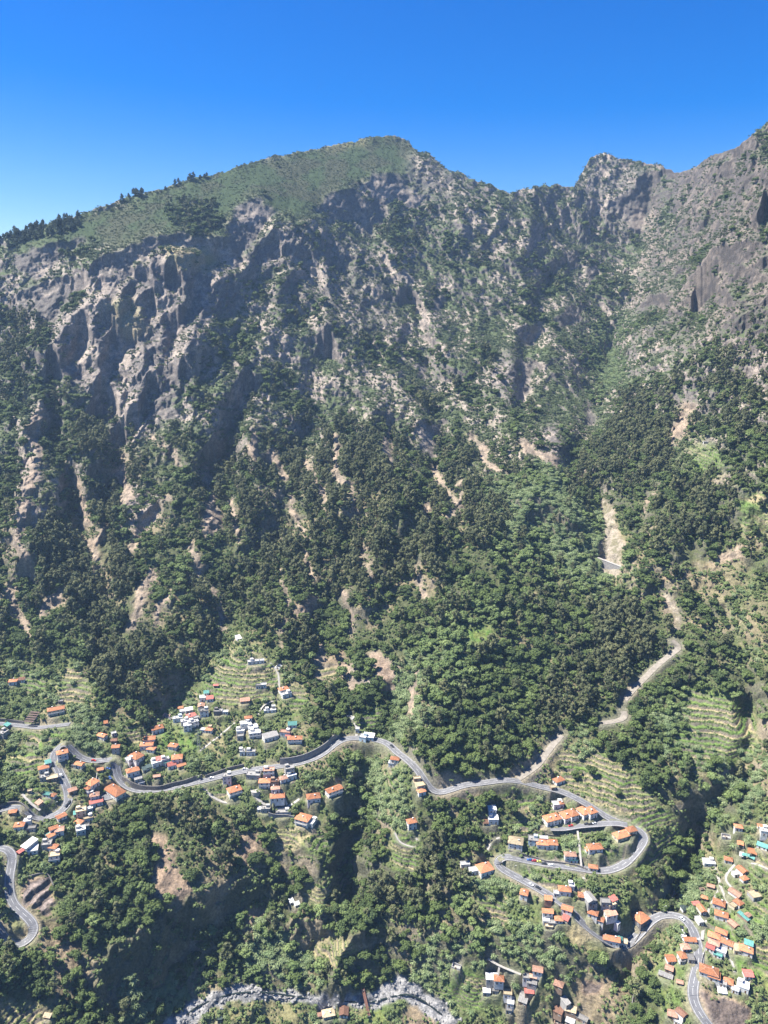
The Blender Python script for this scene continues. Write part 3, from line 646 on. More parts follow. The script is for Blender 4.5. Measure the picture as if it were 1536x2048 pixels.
# ------------------------------------------------------------------ what grows or lies where: surface kinds of the terrain
def regions(lst, soft=8):
    m = np.zeros(UU.shape)
    for pts, s in lst: m = np.maximum(m, s * poly_mask(pts, soft))
    return m
ROCK_R = [([(90,660),(180,590),(250,560),(300,510),(350,500),(450,530),(480,600),(420,640),(380,720),(330,830),(250,900),(230,880),(200,800),(110,740)],1),
 ([(490,520),(520,470),(560,450),(600,450),(620,480),(600,520),(530,540)],1),([(1400,350),(1536,260),(1560,560),(1440,600),(1400,640),(1300,620),(1250,650),(1240,600),(1290,500),(1380,440)],.42),
 ([(1240,690),(1330,620),(1440,600),(1560,560),(1560,640),(1420,660),(1300,710)],.5),([(1050,880),(1110,830),(1130,900),(1110,940)],.9),([(960,760),(1010,680),(1060,780),(1060,830)],.7),
 ([(1160,350),(1210,310),(1340,345),(1320,420),(1240,470),(1170,420)],.6),([(780,290),(850,310),(940,360),(900,400),(830,380)],.6),([(560,520),(680,470),(760,520),(800,640),(700,700),(600,640)],.5),
 ([(70,800),(90,800),(70,880),(80,960),(60,1010),(40,1110),(20,1100),(40,950),(50,860)],.9),([(265,940),(330,1000),(270,1050),(220,1060)],.7),([(410,1000),(440,1010),(430,1060),(400,1050)],.8),([(0,600),(60,560),(130,640),(90,680),(30,640)],.6),
 ([(430,880),(460,920),(490,960),(440,940)],.6),([(620,940),(640,960),(640,1000),(625,990)],.9),([(690,1330),(770,1310),(800,1340),(770,1370),(700,1370)],.7),([(1400,420),(1536,380),(1536,480),(1420,500)],.6)]
SOIL_R = [([(302,1665),(330,1668),(352,1720),(372,1752),(390,1780),(370,1805),(310,1805),(290,1790),(312,1740)],1),([(465,1672),(505,1668),(520,1690),(500,1745),(480,1730),(475,1700)],1),([(485,1820),(530,1815),(520,1870),(490,1900)],.8),
 ([(40,1785),(60,1752),(95,1748),(110,1785),(100,1842),(70,1815),(40,1800)],1.6),([(1395,1975),(1430,2000),(1500,2010),(1500,2060),(1425,2060)],1.7),([(1170,1960),(1205,1965),(1200,1990),(1165,1990)],1.5),([(1130,1960),(1250,1955),(1265,2000),(1230,2050),(1100,2050),(1150,2000)],.7),
 ([(650,1310),(690,1300),(690,1340),(640,1340)],.8),([(740,1320),(770,1300),(790,1360),(760,1370)],.8),([(1195,1000),(1225,1020),(1250,1090),(1240,1150),(1215,1165),(1190,1120),(1205,1070)],1),([(1300,1190),(1345,1190),(1362,1250),(1345,1260),(1330,1215)],1),([(1320,1145),(1420,1150),(1420,1160),(1320,1160)],.9),([(880,1990),(900,2010),(880,2060),(800,2060),(810,2010)],.8),
 ([(1360,1150),(1440,1110),(1500,1130),(1480,1210),(1400,1200)],.4),([(570,1200),(640,1190),(650,1230),(590,1240)],.5),([(1350,820),(1400,810),(1390,870),(1350,900)],.3),([(1490,1200),(1536,1180),(1536,1300),(1500,1290)],.4),
 ([(100,1820),(140,1860),(180,1960),(120,1990),(60,1930)],.5)]
DRY_R = [([(30,1800),(60,1810),(90,1850),(70,1870),(50,1880),(20,1850)],1),([(60,1820),(95,1845),(95,1880),(70,1890)],.9),([(1130,1850),(1170,1840),(1210,1890),(1240,1900),(1200,1920),(1150,1890)],1),([(1310,1780),(1352,1765),(1340,1820),(1300,1825)],1),
 ([(430,1365),(560,1360),(560,1400),(440,1410)],.8),([(130,1330),(180,1335),(175,1400),(110,1410)],.9),([(0,2005),(105,2010),(100,2060),(0,2060)],.8),([(0,1615),(60,1630),(80,1650),(0,1650)],.8),([(400,1460),(440,1460),(440,1500),(400,1490)],.7),
 ([(400,2010),(560,1995),(640,2040),(420,2060)],.5),([(605,1772),(690,1745),(690,1800),(615,1805)],.9),([(625,1893),(680,1868),(712,1895),(695,1930),(655,1930)],1),([(1300,1620),(1350,1640),(1290,1665)],.8),([(210,600),(260,580),(300,660),(240,680)],.7),
 ([(330,490),(420,500),(440,540),(340,530)],.8),([(650,288),(730,278),(730,288),(660,297)],.7),([(550,1650),(605,1655),(600,1695),(545,1690)],.9),([(1220,1050),(1260,1070),(1240,1120),(1200,1100)],.4)]
GREEN_R = [([(310,1470),(360,1455),(400,1460),(400,1500),(330,1500),(300,1500)],1),([(430,1300),(500,1290),(550,1340),(540,1380),(430,1370)],.7),([(930,1255),(990,1250),(985,1280),(930,1285)],1.2),([(1440,1830),(1550,1800),(1550,2000),(1470,1930)],1.1),([(1110,1575),(1120,1500),(1180,1475),(1290,1575),(1345,1640),(1300,1662),(1255,1645),(1200,1610)],.6),
 ([(1380,1360),(1500,1400),(1510,1520),(1380,1520)],.7),([(870,1980),(930,1930),(1000,1950),(960,2010)],.8),([(1080,1680),(1260,1680),(1250,1730),(1100,1725)],.7),([(60,1560),(130,1580),(125,1620),(60,1610)],.7),([(1330,1880),(1400,1990),(1350,2048),(1290,1990)],.5),([(730,2010),(780,2010),(770,2045),(720,2040)],1),
 ([(1090,1840),(950,1780),(1030,1780),(1030,1830),(960,1870)],.6),([(0,1530),(50,1490),(60,1530),(0,1570)],.7),([(780,1640),(830,1650),(830,1740),(780,1740)],.7),([(130,1660),(150,1640),(150,1690),(125,1710)],.9)]
GRAVEL_R = [([(320,2060),(340,2035),(400,1995),(460,1975),(500,1970),(540,1980),(590,1978),(640,1990),(690,1992),(740,1988),(770,1970),(800,1955),(840,1980),(880,1995),(915,2035),(890,2060),(860,2030),(800,2000),(740,2015),(680,2008),(620,2012),(560,2002),(500,1996),(430,2012),(390,2040),(360,2062)],1.3)]
OPEN_R = [([(0,1330),(60,1320),(180,1325),(205,1400),(150,1450),(200,1430),(250,1440),(255,1500),(330,1430),(400,1370),(430,1290),(470,1250),(560,1320),(620,1400),(610,1470),(650,1490),(600,1520),(690,1570),(690,1600),(640,1660),(560,1690),(500,1640),(430,1600),(300,1592),(250,1620),(180,1650),(160,1690),(110,1725),(40,1730),(0,1760)],.86),
 ([(1090,1570),(1180,1600),(1300,1650),(1300,1720),(1240,1745),(1290,1790),(1310,1840),(1250,1895),(1120,1860),(1000,1850),(940,1780),(920,1720),(1010,1690),(1070,1610)],.82),
 ([(1560,1580),(1440,1640),(1400,1720),(1400,1800),(1370,1830),(1300,1900),(1330,2060),(1560,2060)],.86),([(880,1920),(1000,1920),(1130,1950),(1250,1960),(1250,2060),(900,2060)],.75),
 ([(0,1690),(60,1700),(110,1750),(110,1850),(80,1900),(0,1890)],.85),([(700,1480),(830,1510),(860,1590),(850,1680),(830,1750),(780,1740),(790,1640),(740,1560)],.6),([(1330,870),(1430,870),(1450,950),(1330,960)],.6),([(1190,1000),(1250,1050),(1250,1180),(1200,1160),(1190,1080)],.9),
 ([(1330,1150),(1536,1120),(1536,1330),(1480,1330),(1450,1220)],.65),([(0,1995),(105,2000),(110,2060),(0,2060)],.85),([(640,2005),(880,1990),(920,2060),(380,2060),(450,2005)],.75),([(920,1250),(995,1245),(990,1290),(925,1290)],.95)]
rockM, soilM, dryM, greenM, gravM, openM = (samp(regions(r, s), MU, MV) for r, s in ((ROCK_R, 10), (SOIL_R, 4), (DRY_R, 6), (GREEN_R, 6), (GRAVEL_R, 3), (OPEN_R, 8)))
cragM = samp(CRAGM, MU, MV)
STREAM_R = [([(1193,1000),(1215,1010),(1235,1060),(1250,1090),(1242,1130),(1232,1160),(1205,1140),(1195,1100),(1205,1060)],1),([(1320,1185),(1345,1190),(1364,1245),(1352,1258),(1335,1215)],.9)]
streamM = samp(regions(STREAM_R, 4), MU, MV)
CLEAR_R = [([(933,1258),(990,1250),(984,1280),(933,1286)],1),([(640,1318),(672,1316),(672,1345),(640,1350)],1),([(745,1322),(772,1315),(790,1358),(765,1362)],1),([(590,1205),(640,1195),(645,1218),(590,1228)],1),([(925,1050),(960,1040),(960,1060)],.8),([(1340,1090),(1420,1110),(1440,1140),(1350,1130)],.8),([(190,1100),(215,1080),(230,1140),(200,1150)],.8),([(405,1005),(440,1000),(435,1060),(400,1060)],.9),([(270,1150),(300,1160),(285,1230),(255,1250)],.9)]
clearM = samp(regions(CLEAR_R, 4), MU, MV)
Pg = np.stack([XX, YY, ZZ], -1)
Nn = np.cross(np.gradient(Pg, axis=1), np.gradient(Pg, axis=0)); Nn /= np.linalg.norm(Nn, axis=-1, keepdims=True) + 1e-9
Nn *= np.sign(Nn[..., 2:3] + 1e-9)
SL = Nn[..., 2]
n1 = fbm(XX / 35, YY / 35, ZZ / 35, 4, 501); n2 = fbm(XX / 6, YY / 6, ZZ / 6, 3, 521); n3 = fbm(XX / 90, YY / 90, ZZ / 90, 3, 541)
BARE_LINES = [([(235,880),(245,960),(262,1000)],8),([(420,960),(430,1040),(410,1060)],10),([(330,1000),(295,1050),(262,1110)],8),([(310,1140),(285,1190),(262,1255)],10),([(200,1040),(170,1080),(195,1110)],6),([(75,830),(60,940),(35,1100),(65,1160)],11),([(620,930),(640,990),(650,1010)],9),([(770,880),(775,960)],8),
 ([(560,1150),(580,1180),(560,1290)],5),([(590,1225),(640,1210)],8),([(745,1320),(790,1370)],11),([(690,1335),(705,1370)],11),([(650,1300),(640,1350)],9),([(850,1000),(860,1050)],6),([(310,880),(345,900),(350,930)],6),([(505,980),(540,1000)],5),([(1050,890),(1110,940)],10),([(1345,880),(1380,820)],10),([(1440,1120),(1480,1100)],11),([(880,930),(900,1040)],7),
 ([(380,1090),(400,1150)],8),([(580,1000),(600,1060)],7),([(700,960),(715,1040)],5),([(460,1000),(470,1080)],5),([(940,880),(990,930)],6),([(780,830),(790,900)],7),([(1290,1010),(1320,980)],6),([(120,1180),(90,1240)],7),([(520,860),(505,930)],7),([(660,880),(685,960)],7),([(150,960),(165,1040)],7),([(340,1180),(320,1260)],7),([(430,1180),(450,1250)],6),([(830,1130),(850,1200)],6),([(690,1180),(700,1260)],6),([(920,960),(905,1020)],6),([(20,1180),(60,1260)],7),([(540,900),(560,960)],6),([(840,1350),(820,1430)],6),([(620,1100),(640,1160)],6),([(720,1100),(740,1160)],6)]
bare4 = np.zeros(UU.shape)
for pts, wd in BARE_LINES:
    bare4 = np.maximum(bare4, np.exp(-.5 * (line_dist(pts) / (wd * .8)) ** 2) * np.clip(.15 + 1.5 * (fbm(UU / 12, VV / 16, UU * 0, 3, 303) - .18), 0, 1))
bareM = np.clip(samp(bare4, MU, MV) * 2.0, 0, 1)
up = sstep(1060, 800, MV + 160 * (n3 - .5))
C3 = lambda r, g, b: np.array([r, g, b])
def mixc(A, B, f): return A + (B - A) * np.clip(f, 0, 1)[..., None]
alb = np.broadcast_to(C3(.070, .078, .036), XX.shape + (3,)).copy()
alb = mixc(alb, C3(.21, .17, .105), sstep(.48, .64, n1) * .75)                      # litter and straw among the trees
alb = mixc(alb, C3(.070, .092, .042), up * .9)                                  # heath on the high slopes
alb = mixc(alb, C3(.105, .120, .062), up * sstep(.48, .62, n2) * .6)
rockc = mixc(np.broadcast_to(C3(.135, .119, .108), XX.shape + (3,)), C3(.29, .242, .20), sstep(.42, .66, n2 * .5 + n1 * .5))
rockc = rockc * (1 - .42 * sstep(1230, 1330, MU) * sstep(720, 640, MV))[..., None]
rk = np.clip(sstep(.66, .42, SL) * (.35 + .65 * up) + up * sstep(.50, .60, .6 * n1 + .4 * n2) * .85 * (1 - moor), 0, 1)
rk = np.maximum(rk, np.clip(rockM * 1.5, 0, 1) * sstep(.30, .46, n2 * .5 + n1 * .5 + rockM * .12) * .95)
rk = np.maximum(rk * (1 - .75 * moor), cragM * np.where(MV > 1500, .35, .9)) * np.where((MV > 1500) & (cragM > .3), .6, 1.0)
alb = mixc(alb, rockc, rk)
alb = mixc(alb, mixc(np.broadcast_to(C3(.036, .056, .022), XX.shape + (3,)), C3(.046, .050, .028), sstep(.4, .6, n1)), moor * (1 - rk) * .9)
opn = np.clip(openM, 0, 1) * (1 - up)
alb = mixc(alb, mixc(np.broadcast_to(C3(.10, .125, .045), XX.shape + (3,)), C3(.21, .18, .10), sstep(.48, .66, n1 * .5 + n2 * .5)), opn * .9)
alb = mixc(alb, mixc(np.broadcast_to(C3(.10, .17, .038), XX.shape + (3,)), C3(.15, .18, .055), sstep(.4, .65, n2)), greenM * .85)
alb = mixc(alb, mixc(np.broadcast_to(C3(.29, .225, .165), XX.shape + (3,)), C3(.16, .13, .10), sstep(.45, .62, n2)), bareM * .9)
drc = mixc(np.broadcast_to(C3(.30, .245, .135), XX.shape + (3,)), C3(.16, .17, .07), sstep(.5, .68, n1))
alb = mixc(alb, drc, dryM * .9)
sb = mixc(np.broadcast_to(C3(.27, .195, .135), XX.shape + (3,)), C3(.17, .125, .09), sstep(.4, .65, n2))
alb = mixc(alb, sb, np.clip(soilM, 0, 1) * .92)
alb = mixc(alb, C3(.105, .085, .075), sstep(1.2, 1.4, soilM) * .85)
alb = mixc(alb, C3(.26, .21, .18), EDGE * sstep(1.2, 1.4, soilM))
stepn = hash3(STEPID.astype(np.int64), np.zeros_like(STEPID, np.int64), np.zeros_like(STEPID, np.int64), 7)
trc = mixc(mixc(np.broadcast_to(C3(.12, .185, .045), XX.shape + (3,)), C3(.30, .25, .14), sstep(.40, .75, stepn * .55 + n1 * .5 + dryM * .25)), C3(.075, .10, .035), sstep(.55, .75, n2) * .7)
alb = mixc(alb, trc, TERM * (1 - np.clip(soilM, 0, 1)) * .9)
alb = mixc(alb, C3(.05, .08, .025), EDGE * (1 - np.clip(soilM, 0, 1)) * .8)
alb = mixc(alb, C3(.13, .11, .09), RISER * .9)
alb = mixc(alb, mixc(np.broadcast_to(C3(.26, .23, .18), XX.shape + (3,)), C3(.15, .14, .09), sstep(.5, .62, n2)), streamM * .9)
gv_ = np.clip(gravM, 0, 1)
alb = mixc(alb, mixc(np.broadcast_to(C3(.27, .262, .25), XX.shape + (3,)), C3(.14, .14, .14), sstep(.5, .66, n2)), gv_)
alb = mixc(alb, C3(.24, .215, .18), np.clip(np.maximum(PADM * .45, ROADM * .5), 0, 1) * .8)

def mat(name, color, rough=.8, spec=.25):
    m = bpy.data.materials.new(name); m.use_nodes = True
    b = m.node_tree.nodes["Principled BSDF"]
    b.inputs["Base Color"].default_value = (*color, 1); b.inputs["Roughness"].default_value = rough; b.inputs["Specular IOR Level"].default_value = spec
    return m
def nd(m, t, **kw):
    n = m.node_tree.nodes.new(t)
    for k, v in kw.items(): setattr(n, k, v)
    return n
def noise_tint(m, scale, lo, hi, detail=4, src=None, coord='Object', bump=0, dist=1.0):
    """multiply the base colour by a noise between lo and hi, optionally bumping the surface with it"""
    nt = m.node_tree; b = nt.nodes["Principled BSDF"]
    tc = nd(m, "ShaderNodeTexCoord"); no = nd(m, "ShaderNodeTexNoise"); no.inputs["Scale"].default_value = scale; no.inputs["Detail"].default_value = detail; no.inputs["Roughness"].default_value = .65
    nt.links.new(tc.outputs[coord], no.inputs["Vector"])
    mr = nd(m, "ShaderNodeMapRange"); mr.inputs[1].default_value = .3; mr.inputs[2].default_value = .7; mr.inputs[3].default_value = lo; mr.inputs[4].default_value = hi
    nt.links.new(no.outputs[0], mr.inputs[0])
    mx = nd(m, "ShaderNodeMix", data_type='RGBA', blend_type='MULTIPLY'); mx.inputs[0].default_value = 1
    if src is None: mx.inputs[6].default_value = b.inputs["Base Color"].default_value
    else: nt.links.new(src, mx.inputs[6])
    nt.links.new(mr.outputs[0], mx.inputs[7]); nt.links.new(mx.outputs[2], b.inputs["Base Color"])
    if bump:
        bp_ = nd(m, "ShaderNodeBump"); bp_.inputs["Strength"].default_value = bump; bp_.inputs["Distance"].default_value = dist
        nt.links.new(no.outputs[0], bp_.inputs["Height"]); nt.links.new(bp_.outputs[0], b.inputs["Normal"])
    return m, mx.outputs[2]
M_ground = mat("ground", (.1, .1, .1), .92, .15)
at_ = nd(M_ground, "ShaderNodeAttribute"); at_.attribute_name = "ground_cover"
noise_tint(M_ground, .55, .55, 1.5, 6, at_.outputs["Color"], bump=.8, dist=1.6)

def grid_mesh(name, X, Y, Z):
    r, c = X.shape
    me = bpy.data.meshes.new(name)
    me.vertices.add(r * c); me.vertices.foreach_set("co", np.stack([X, Y, Z], -1).astype(np.float32).ravel())
    idx = np.arange(r * c).reshape(r, c)
    q = np.stack([idx[:-1, :-1], idx[:-1, 1:], idx[1:, 1:], idx[1:, :-1]], -1).reshape(-1, 4)
    n = len(q); me.loops.add(n * 4); me.loops.foreach_set("vertex_index", q.astype(np.int32).ravel())
    me.polygons.add(n); me.polygons.foreach_set("loop_start", np.arange(0, n * 4, 4, dtype=np.int32)); me.polygons.foreach_set("loop_total", np.full(n, 4, np.int32))
    me.update(calc_edges=True)
    return me
# the far side of the crest falls away out of sight
bk = np.array([12., 60., 200., 500.])[:, None]; kk = YY[-1][None] 
XB = XX[-1][None] * (1 + bk / kk); YB = YY[-1][None] + bk; ZB = ZZ[-1][None] - np.array([3., 30., 130., 380.])[:, None]
# and the near bank drops towards the viewpoint's own cliff
fk = np.array([-120., -40.])[:, None]; XF = XX[0][None] * (1 + fk / YY[0][None]); YF = YY[0][None] + fk; ZF = ZZ[0][None] + np.array([-60., -25.])[:, None]
XA, YA, ZA = np.vstack([XF, XX, XB]), np.vstack([YF, YY, YB]), np.vstack([ZF, ZZ, ZB])
AL = np.concatenate([np.repeat(alb[:1], 2, 0), alb, np.repeat(alb[-1:], 4, 0)], 0)
tm = grid_mesh("terrain", XA, YA, ZA)
ca = tm.attributes.new("ground_cover", 'FLOAT_COLOR', 'POINT')
ca.data.foreach_set("color", np.concatenate([AL, np.ones(AL.shape[:2] + (1,))], -1).astype(np.float32).ravel())
tm.materials.append(M_ground)
terrain = bpy.data.objects.new("terrain", tm); terrain["kind"] = "structure"; COL.objects.link(terrain)
# ------------------------------------------------------------------ builders
def link(o, parent=None):
    COL.objects.link(o)
    if parent: o.parent = parent
    return o
def new(name, verts, faces, m, parent=None, smooth_=False):
    me = bpy.data.meshes.new(name); me.from_pydata([tuple(v) for v in verts], [], faces)
    for mm in (m if isinstance(m, (list, tuple)) else [m]): me.materials.append(mm)
    if smooth_: me.polygons.foreach_set("use_smooth", [True] * len(me.polygons))
    me.update()
    return link(bpy.data.objects.new(name, me), parent)
def tag(o, label=None, cat=None, group=None, kind=None):
    if label: o["label"] = label
    if cat: o["category"] = cat
    if group: o["group"] = group
    if kind: o["kind"] = kind
    return o
def empty(name, loc, rz=0):
    o = bpy.data.objects.new(name, None); o.location = loc; o.rotation_euler = (0, 0, rz); o.empty_display_size = .5
    return link(o)
class MB:
    def __init__(s): s.v, s.f = [], []
    def add(s, vs, fs):
        n = len(s.v); s.v += [tuple(a) for a in vs]; s.f += [tuple(i + n for i in f) for f in fs]
    def box(s, x0, x1, y0, y1, z0, z1):
        s.add([(x0,y0,z0),(x1,y0,z0),(x1,y1,z0),(x0,y1,z0),(x0,y0,z1),(x1,y0,z1),(x1,y1,z1),(x0,y1,z1)], [(3,2,1,0),(4,5,6,7),(0,1,5,4),(1,2,6,5),(2,3,7,6),(3,0,4,7)])
    def tube(s, a, b, r, r2=None, n=6):
        a, b = Vector(a), Vector(b); d = (b - a).normalized(); q = d.to_track_quat('Z', 'Y'); r2 = r if r2 is None else r2
        vs = [a + q @ Vector((r * math.cos(t), r * math.sin(t), 0)) for t in [2 * math.pi * i / n for i in range(n)]] + [b + q @ Vector((r2 * math.cos(t), r2 * math.sin(t), 0)) for t in [2 * math.pi * i / n for i in range(n)]]
        s.add(vs, [(i, (i + 1) % n, n + (i + 1) % n, n + i) for i in range(n)] + [tuple(range(n))[::-1], tuple(range(n, 2 * n))])
    def ball(s, c, r, sx=1, sy=1, sz=1, n=6, m=8):
        vs = [(c[0], c[1], c[2] - r * sz)]; fs = []
        for i in range(1, n):
            p = math.pi * i / n - math.pi / 2
            for j in range(m):
                t = 2 * math.pi * j / m; vs.append((c[0] + r * sx * math.cos(p) * math.cos(t), c[1] + r * sy * math.cos(p) * math.sin(t), c[2] + r * sz * math.sin(p)))
        vs.append((c[0], c[1], c[2] + r * sz))
        for j in range(m):
            fs.append((0, 1 + (j + 1) % m, 1 + j)); fs.append((len(vs) - 1, 1 + (n - 2) * m + j, 1 + (n - 2) * m + (j + 1) % m))
            for i in range(n - 2): fs.append((1 + i * m + j, 1 + i * m + (j + 1) % m, 1 + (i + 1) * m + (j + 1) % m, 1 + (i + 1) * m + j))
        s.add(vs, fs)
    def build(s, name, m, parent=None): return new(name, s.v, s.f, m, parent)
M_asphalt, _ = noise_tint(mat("asphalt", (.135, .135, .14), .85), .35, .8, 1.25, 5)
M_gravelroad, _ = noise_tint(mat("pale gravel", (.23, .205, .17), .95), .4, .65, 1.2, 5)
M_concrete, _ = noise_tint(mat("concrete", (.33, .31, .28), .9), .5, .75, 1.15, 5)
M_stone, _ = noise_tint(mat("dark stone wall", (.16, .148, .135), .9), 1.2, .45, 1.5, 4, bump=.6, dist=.4)
M_greywall, _ = noise_tint(mat("grey retaining wall", (.22, .21, .20), .9), .6, .7, 1.25, 4)
M_white, _ = noise_tint(mat("road paint", (.55, .55, .53), .6), .8, .75, 1.1, 3)
# ------------------------------------------------------------------ carriageways, markings, kerbs
def ribbon(P, off0, off1, dz, n0=0, n1=None, thick=0):
    T = np.gradient(P, axis=0); T[:, 2] = 0; T /= np.linalg.norm(T, axis=1, keepdims=True) + 1e-9
    Nr = np.stack([T[:, 1], -T[:, 0], np.zeros(len(T))], -1)
    A, B = P + Nr * off0, P + Nr * off1; A[:, 2] += dz; B[:, 2] += dz
    return A[n0:n1], B[n0:n1]
def strip(mb, A, B, thick):
    n = len(A)
    vs = [*A, *B]
    if thick: vs += [a - np.array([0, 0, thick]) for a in A] + [b - np.array([0, 0, thick]) for b in B]
    fs = [(i, n + i, n + i + 1, i + 1)[::-1] for i in range(n - 1)]
    if thick: fs += [(i, i + 1, 2 * n + i + 1, 2 * n + i) for i in range(n - 1)] + [(n + i, 3 * n + i, 3 * n + i + 1, n + i + 1) for i in range(n - 1)]
    mb.add(vs, fs)
def resample(P, d):
    seg = np.linalg.norm(np.diff(P, axis=0), axis=1); s = np.r_[0, np.cumsum(seg)]; t = np.arange(0, s[-1], d)
    return np.stack([smooth(np.interp(t, s, P[:, k]), 2) for k in range(3)], -1)
for k, r in ROADS.items():
    P = resample(TRK[k], 1.5); hw = r['w'] / 2; mb = MB()
    A, B = ribbon(P, -hw, hw, .0); strip(mb, A, B, .5)
    grav = 'gravel' in k
    o = mb.build(k, M_gravelroad if grav else M_asphalt); tag(o, kind='structure')
    if grav: continue
    mk = MB()
    for sgn in (-1, 1):
        A, B = ribbon(P, sgn * (hw - .55), sgn * (hw - .3), .03)
        if sgn < 0: A, B = B, A
        A, B = (A, B) if sgn > 0 else (A, B)
        strip(mk, *(ribbon(P, sgn * (hw - .45) - .09, sgn * (hw - .45) + .09, .03)), 0)
    if k in ('road', 'lower_road'):
        for i in range(0, len(P) - 3, 5):
            strip(mk, *(ribbon(P[i:i + 4], -.1, .1, .03)), 0)
    o = mk.build(k + '_marking', M_white); tag(o, kind='structure')
    kb = MB()                                    # low stone parapet kerb on the valley side
    strip(kb, *ribbon(P, hw + .02, hw + .32, .28), .7)
    strip(kb, *ribbon(P, -hw - .38, -hw - .02, .13), .5)
    tag(kb.build(k + '_kerb', M_greywall), kind='structure')
for i, (pts, wd) in enumerate(LANES):
    P = resample(track(pts, 6), 1.5); mb = MB(); strip(mb, *ribbon(P, -wd / 2, wd / 2, .0), .4)
    tag(mb.build('path', M_concrete), kind='structure')
# zebra crossing
P = resample(TRK['road'], 1.0); cz = at(1393, 1881); i0 = int(np.argmin(np.hypot(P[:, 0] - cz.x, P[:, 1] - cz.y))); zb = MB()
for j in range(7):
    o_ = -2.7 + j * .85; strip(zb, *ribbon(P[i0 - 2:i0 + 3], o_, o_ + .5, .035), 0)
tag(zb.build('road_crossing', M_white), kind='structure')
# ------------------------------------------------------------------ retaining walls and lane walls
def wall(pts, h, m, label, t=.6, below=0, name='retaining_wall'):
    q = densify(pts, 6); P = resample(np.array([at(a, b) for a, b in q]), 1.5); mb = MB(); n = len(P)
    A, B = ribbon(P, -t / 2, t / 2, 0); top = smooth(P[:, 2], 4) + h
    vs = [(*a[:2], z) for a, z in zip(A, top)] + [(*b[:2], z) for b, z in zip(B, top)] + [(*a[:2], z - h - 2 - below) for a, z in zip(A, top)] + [(*b[:2], z - h - 2 - below) for b, z in zip(B, top)]
    fs = []
    for i in range(n - 1):
        fs += [(i, i + 1, n + i + 1, n + i), (i, 2 * n + i, 2 * n + i + 1, i + 1), (n + i, n + i + 1, 3 * n + i + 1, 3 * n + i)]
    fs += [(0, n, 3 * n, 2 * n), (n - 1, 3 * n - 1 + 0, 4 * n - 1, 2 * n - 1)]
    fs[-1] = (n - 1, 3 * n - 1, 4 * n - 1, 2 * n - 1)
    mb.add(vs, fs); o = mb.build(name, m)
    tag(o, label, 'wall'); return o
WALLS = [([(244,1556),(262,1569),(285,1573),(320,1573),(345,1568),(380,1560),(405,1552)],4.2,M_stone,'long tall dark stone retaining wall above the main road under the left village'),
 ([(410,1551),(440,1544),(470,1537),(490,1533)],3,M_stone,'lower dark wall continuing along the uphill side of the main road toward the stairs'),
 ([(560,1522),(590,1519),(622,1510),(648,1497),(664,1484),(682,1472)],6.5,M_greywall,'curved tall grey concrete retaining wall above the bend over the gully'),
 ([(1093,1661),(1100,1664),(1130,1664),(1160,1659),(1200,1655)],.6,M_stone,'dark retaining wall below the street of white row houses'),
 ([(1060,1731),(1100,1738),(1140,1743),(1170,1749)],.3,M_stone,'dark roadside wall on the downhill side of the upper hairpin road'),
 ([(1353,1768),(1347,1792),(1340,1818)],3.5,M_stone,'dark straight wall along the dry grass slope beside the bridge bend'),
 ([(1271,1962),(1266,1995),(1261,2030)],3.5,M_stone,'long dark garden wall at the edge of the lava coloured yard'),
 ([(58,1756),(72,1750),(95,1748),(108,1775)],2,M_stone,'curved dark wall round the top of the brown excavated plot at the left'),
 ([(-5,1612),(20,1608),(42,1609),(58,1622)],3,M_stone,'dark wall on the uphill side of the lower-left road bend'),
 ([(72,1640),(95,1642),(118,1634),(130,1622)],.5,M_stone,'dark wall under the outside of the lower-left road bend'),
 ([(537,1636),(560,1640),(590,1638)],3,M_greywall,'short grey garden wall left of the large orange hip roof over dry terraces'),
 ([(0,1444),(25,1446),(50,1448)],3,M_stone,'dark wall behind the upper road at the left edge of the photo'),
 ([(1018,1706),(1050,1712),(1090,1720),(1130,1726),(1175,1733)],1.6,M_stone,'dark wall on the uphill side of the upper hairpin road'),
 ([(1090,1578),(1120,1586),(1150,1599),(1180,1615)],.4,M_stone,'dark roadside wall above the row houses along the big loop'),
 ([(1262,1888),(1280,1870),(1302,1848)],.4,M_stone,'dark supporting wall of the road between the sharp bend and the bridge'),
 ([(0,1872),(12,1893),(32,1900),(50,1895)],.4,M_greywall,'grey supporting wall under the lowest road bend at the left edge'),
 ([(1425,1870),(1405,1910),(1402,1940)],1.2,M_greywall,'pale wall between the dense right cluster and the road'),
 ([(194,1548),(190,1575),(196,1592),(214,1612)],1.2,M_concrete,'pale wall around the yard of the large long orange hall'),
 ([(1352,1788),(1318,1822)],1.5,M_concrete,'pale wall between the large square orange roof and the dry slope')]
for wv in WALLS: wall(*wv, below=5 if wv[1] < 1 else 0)
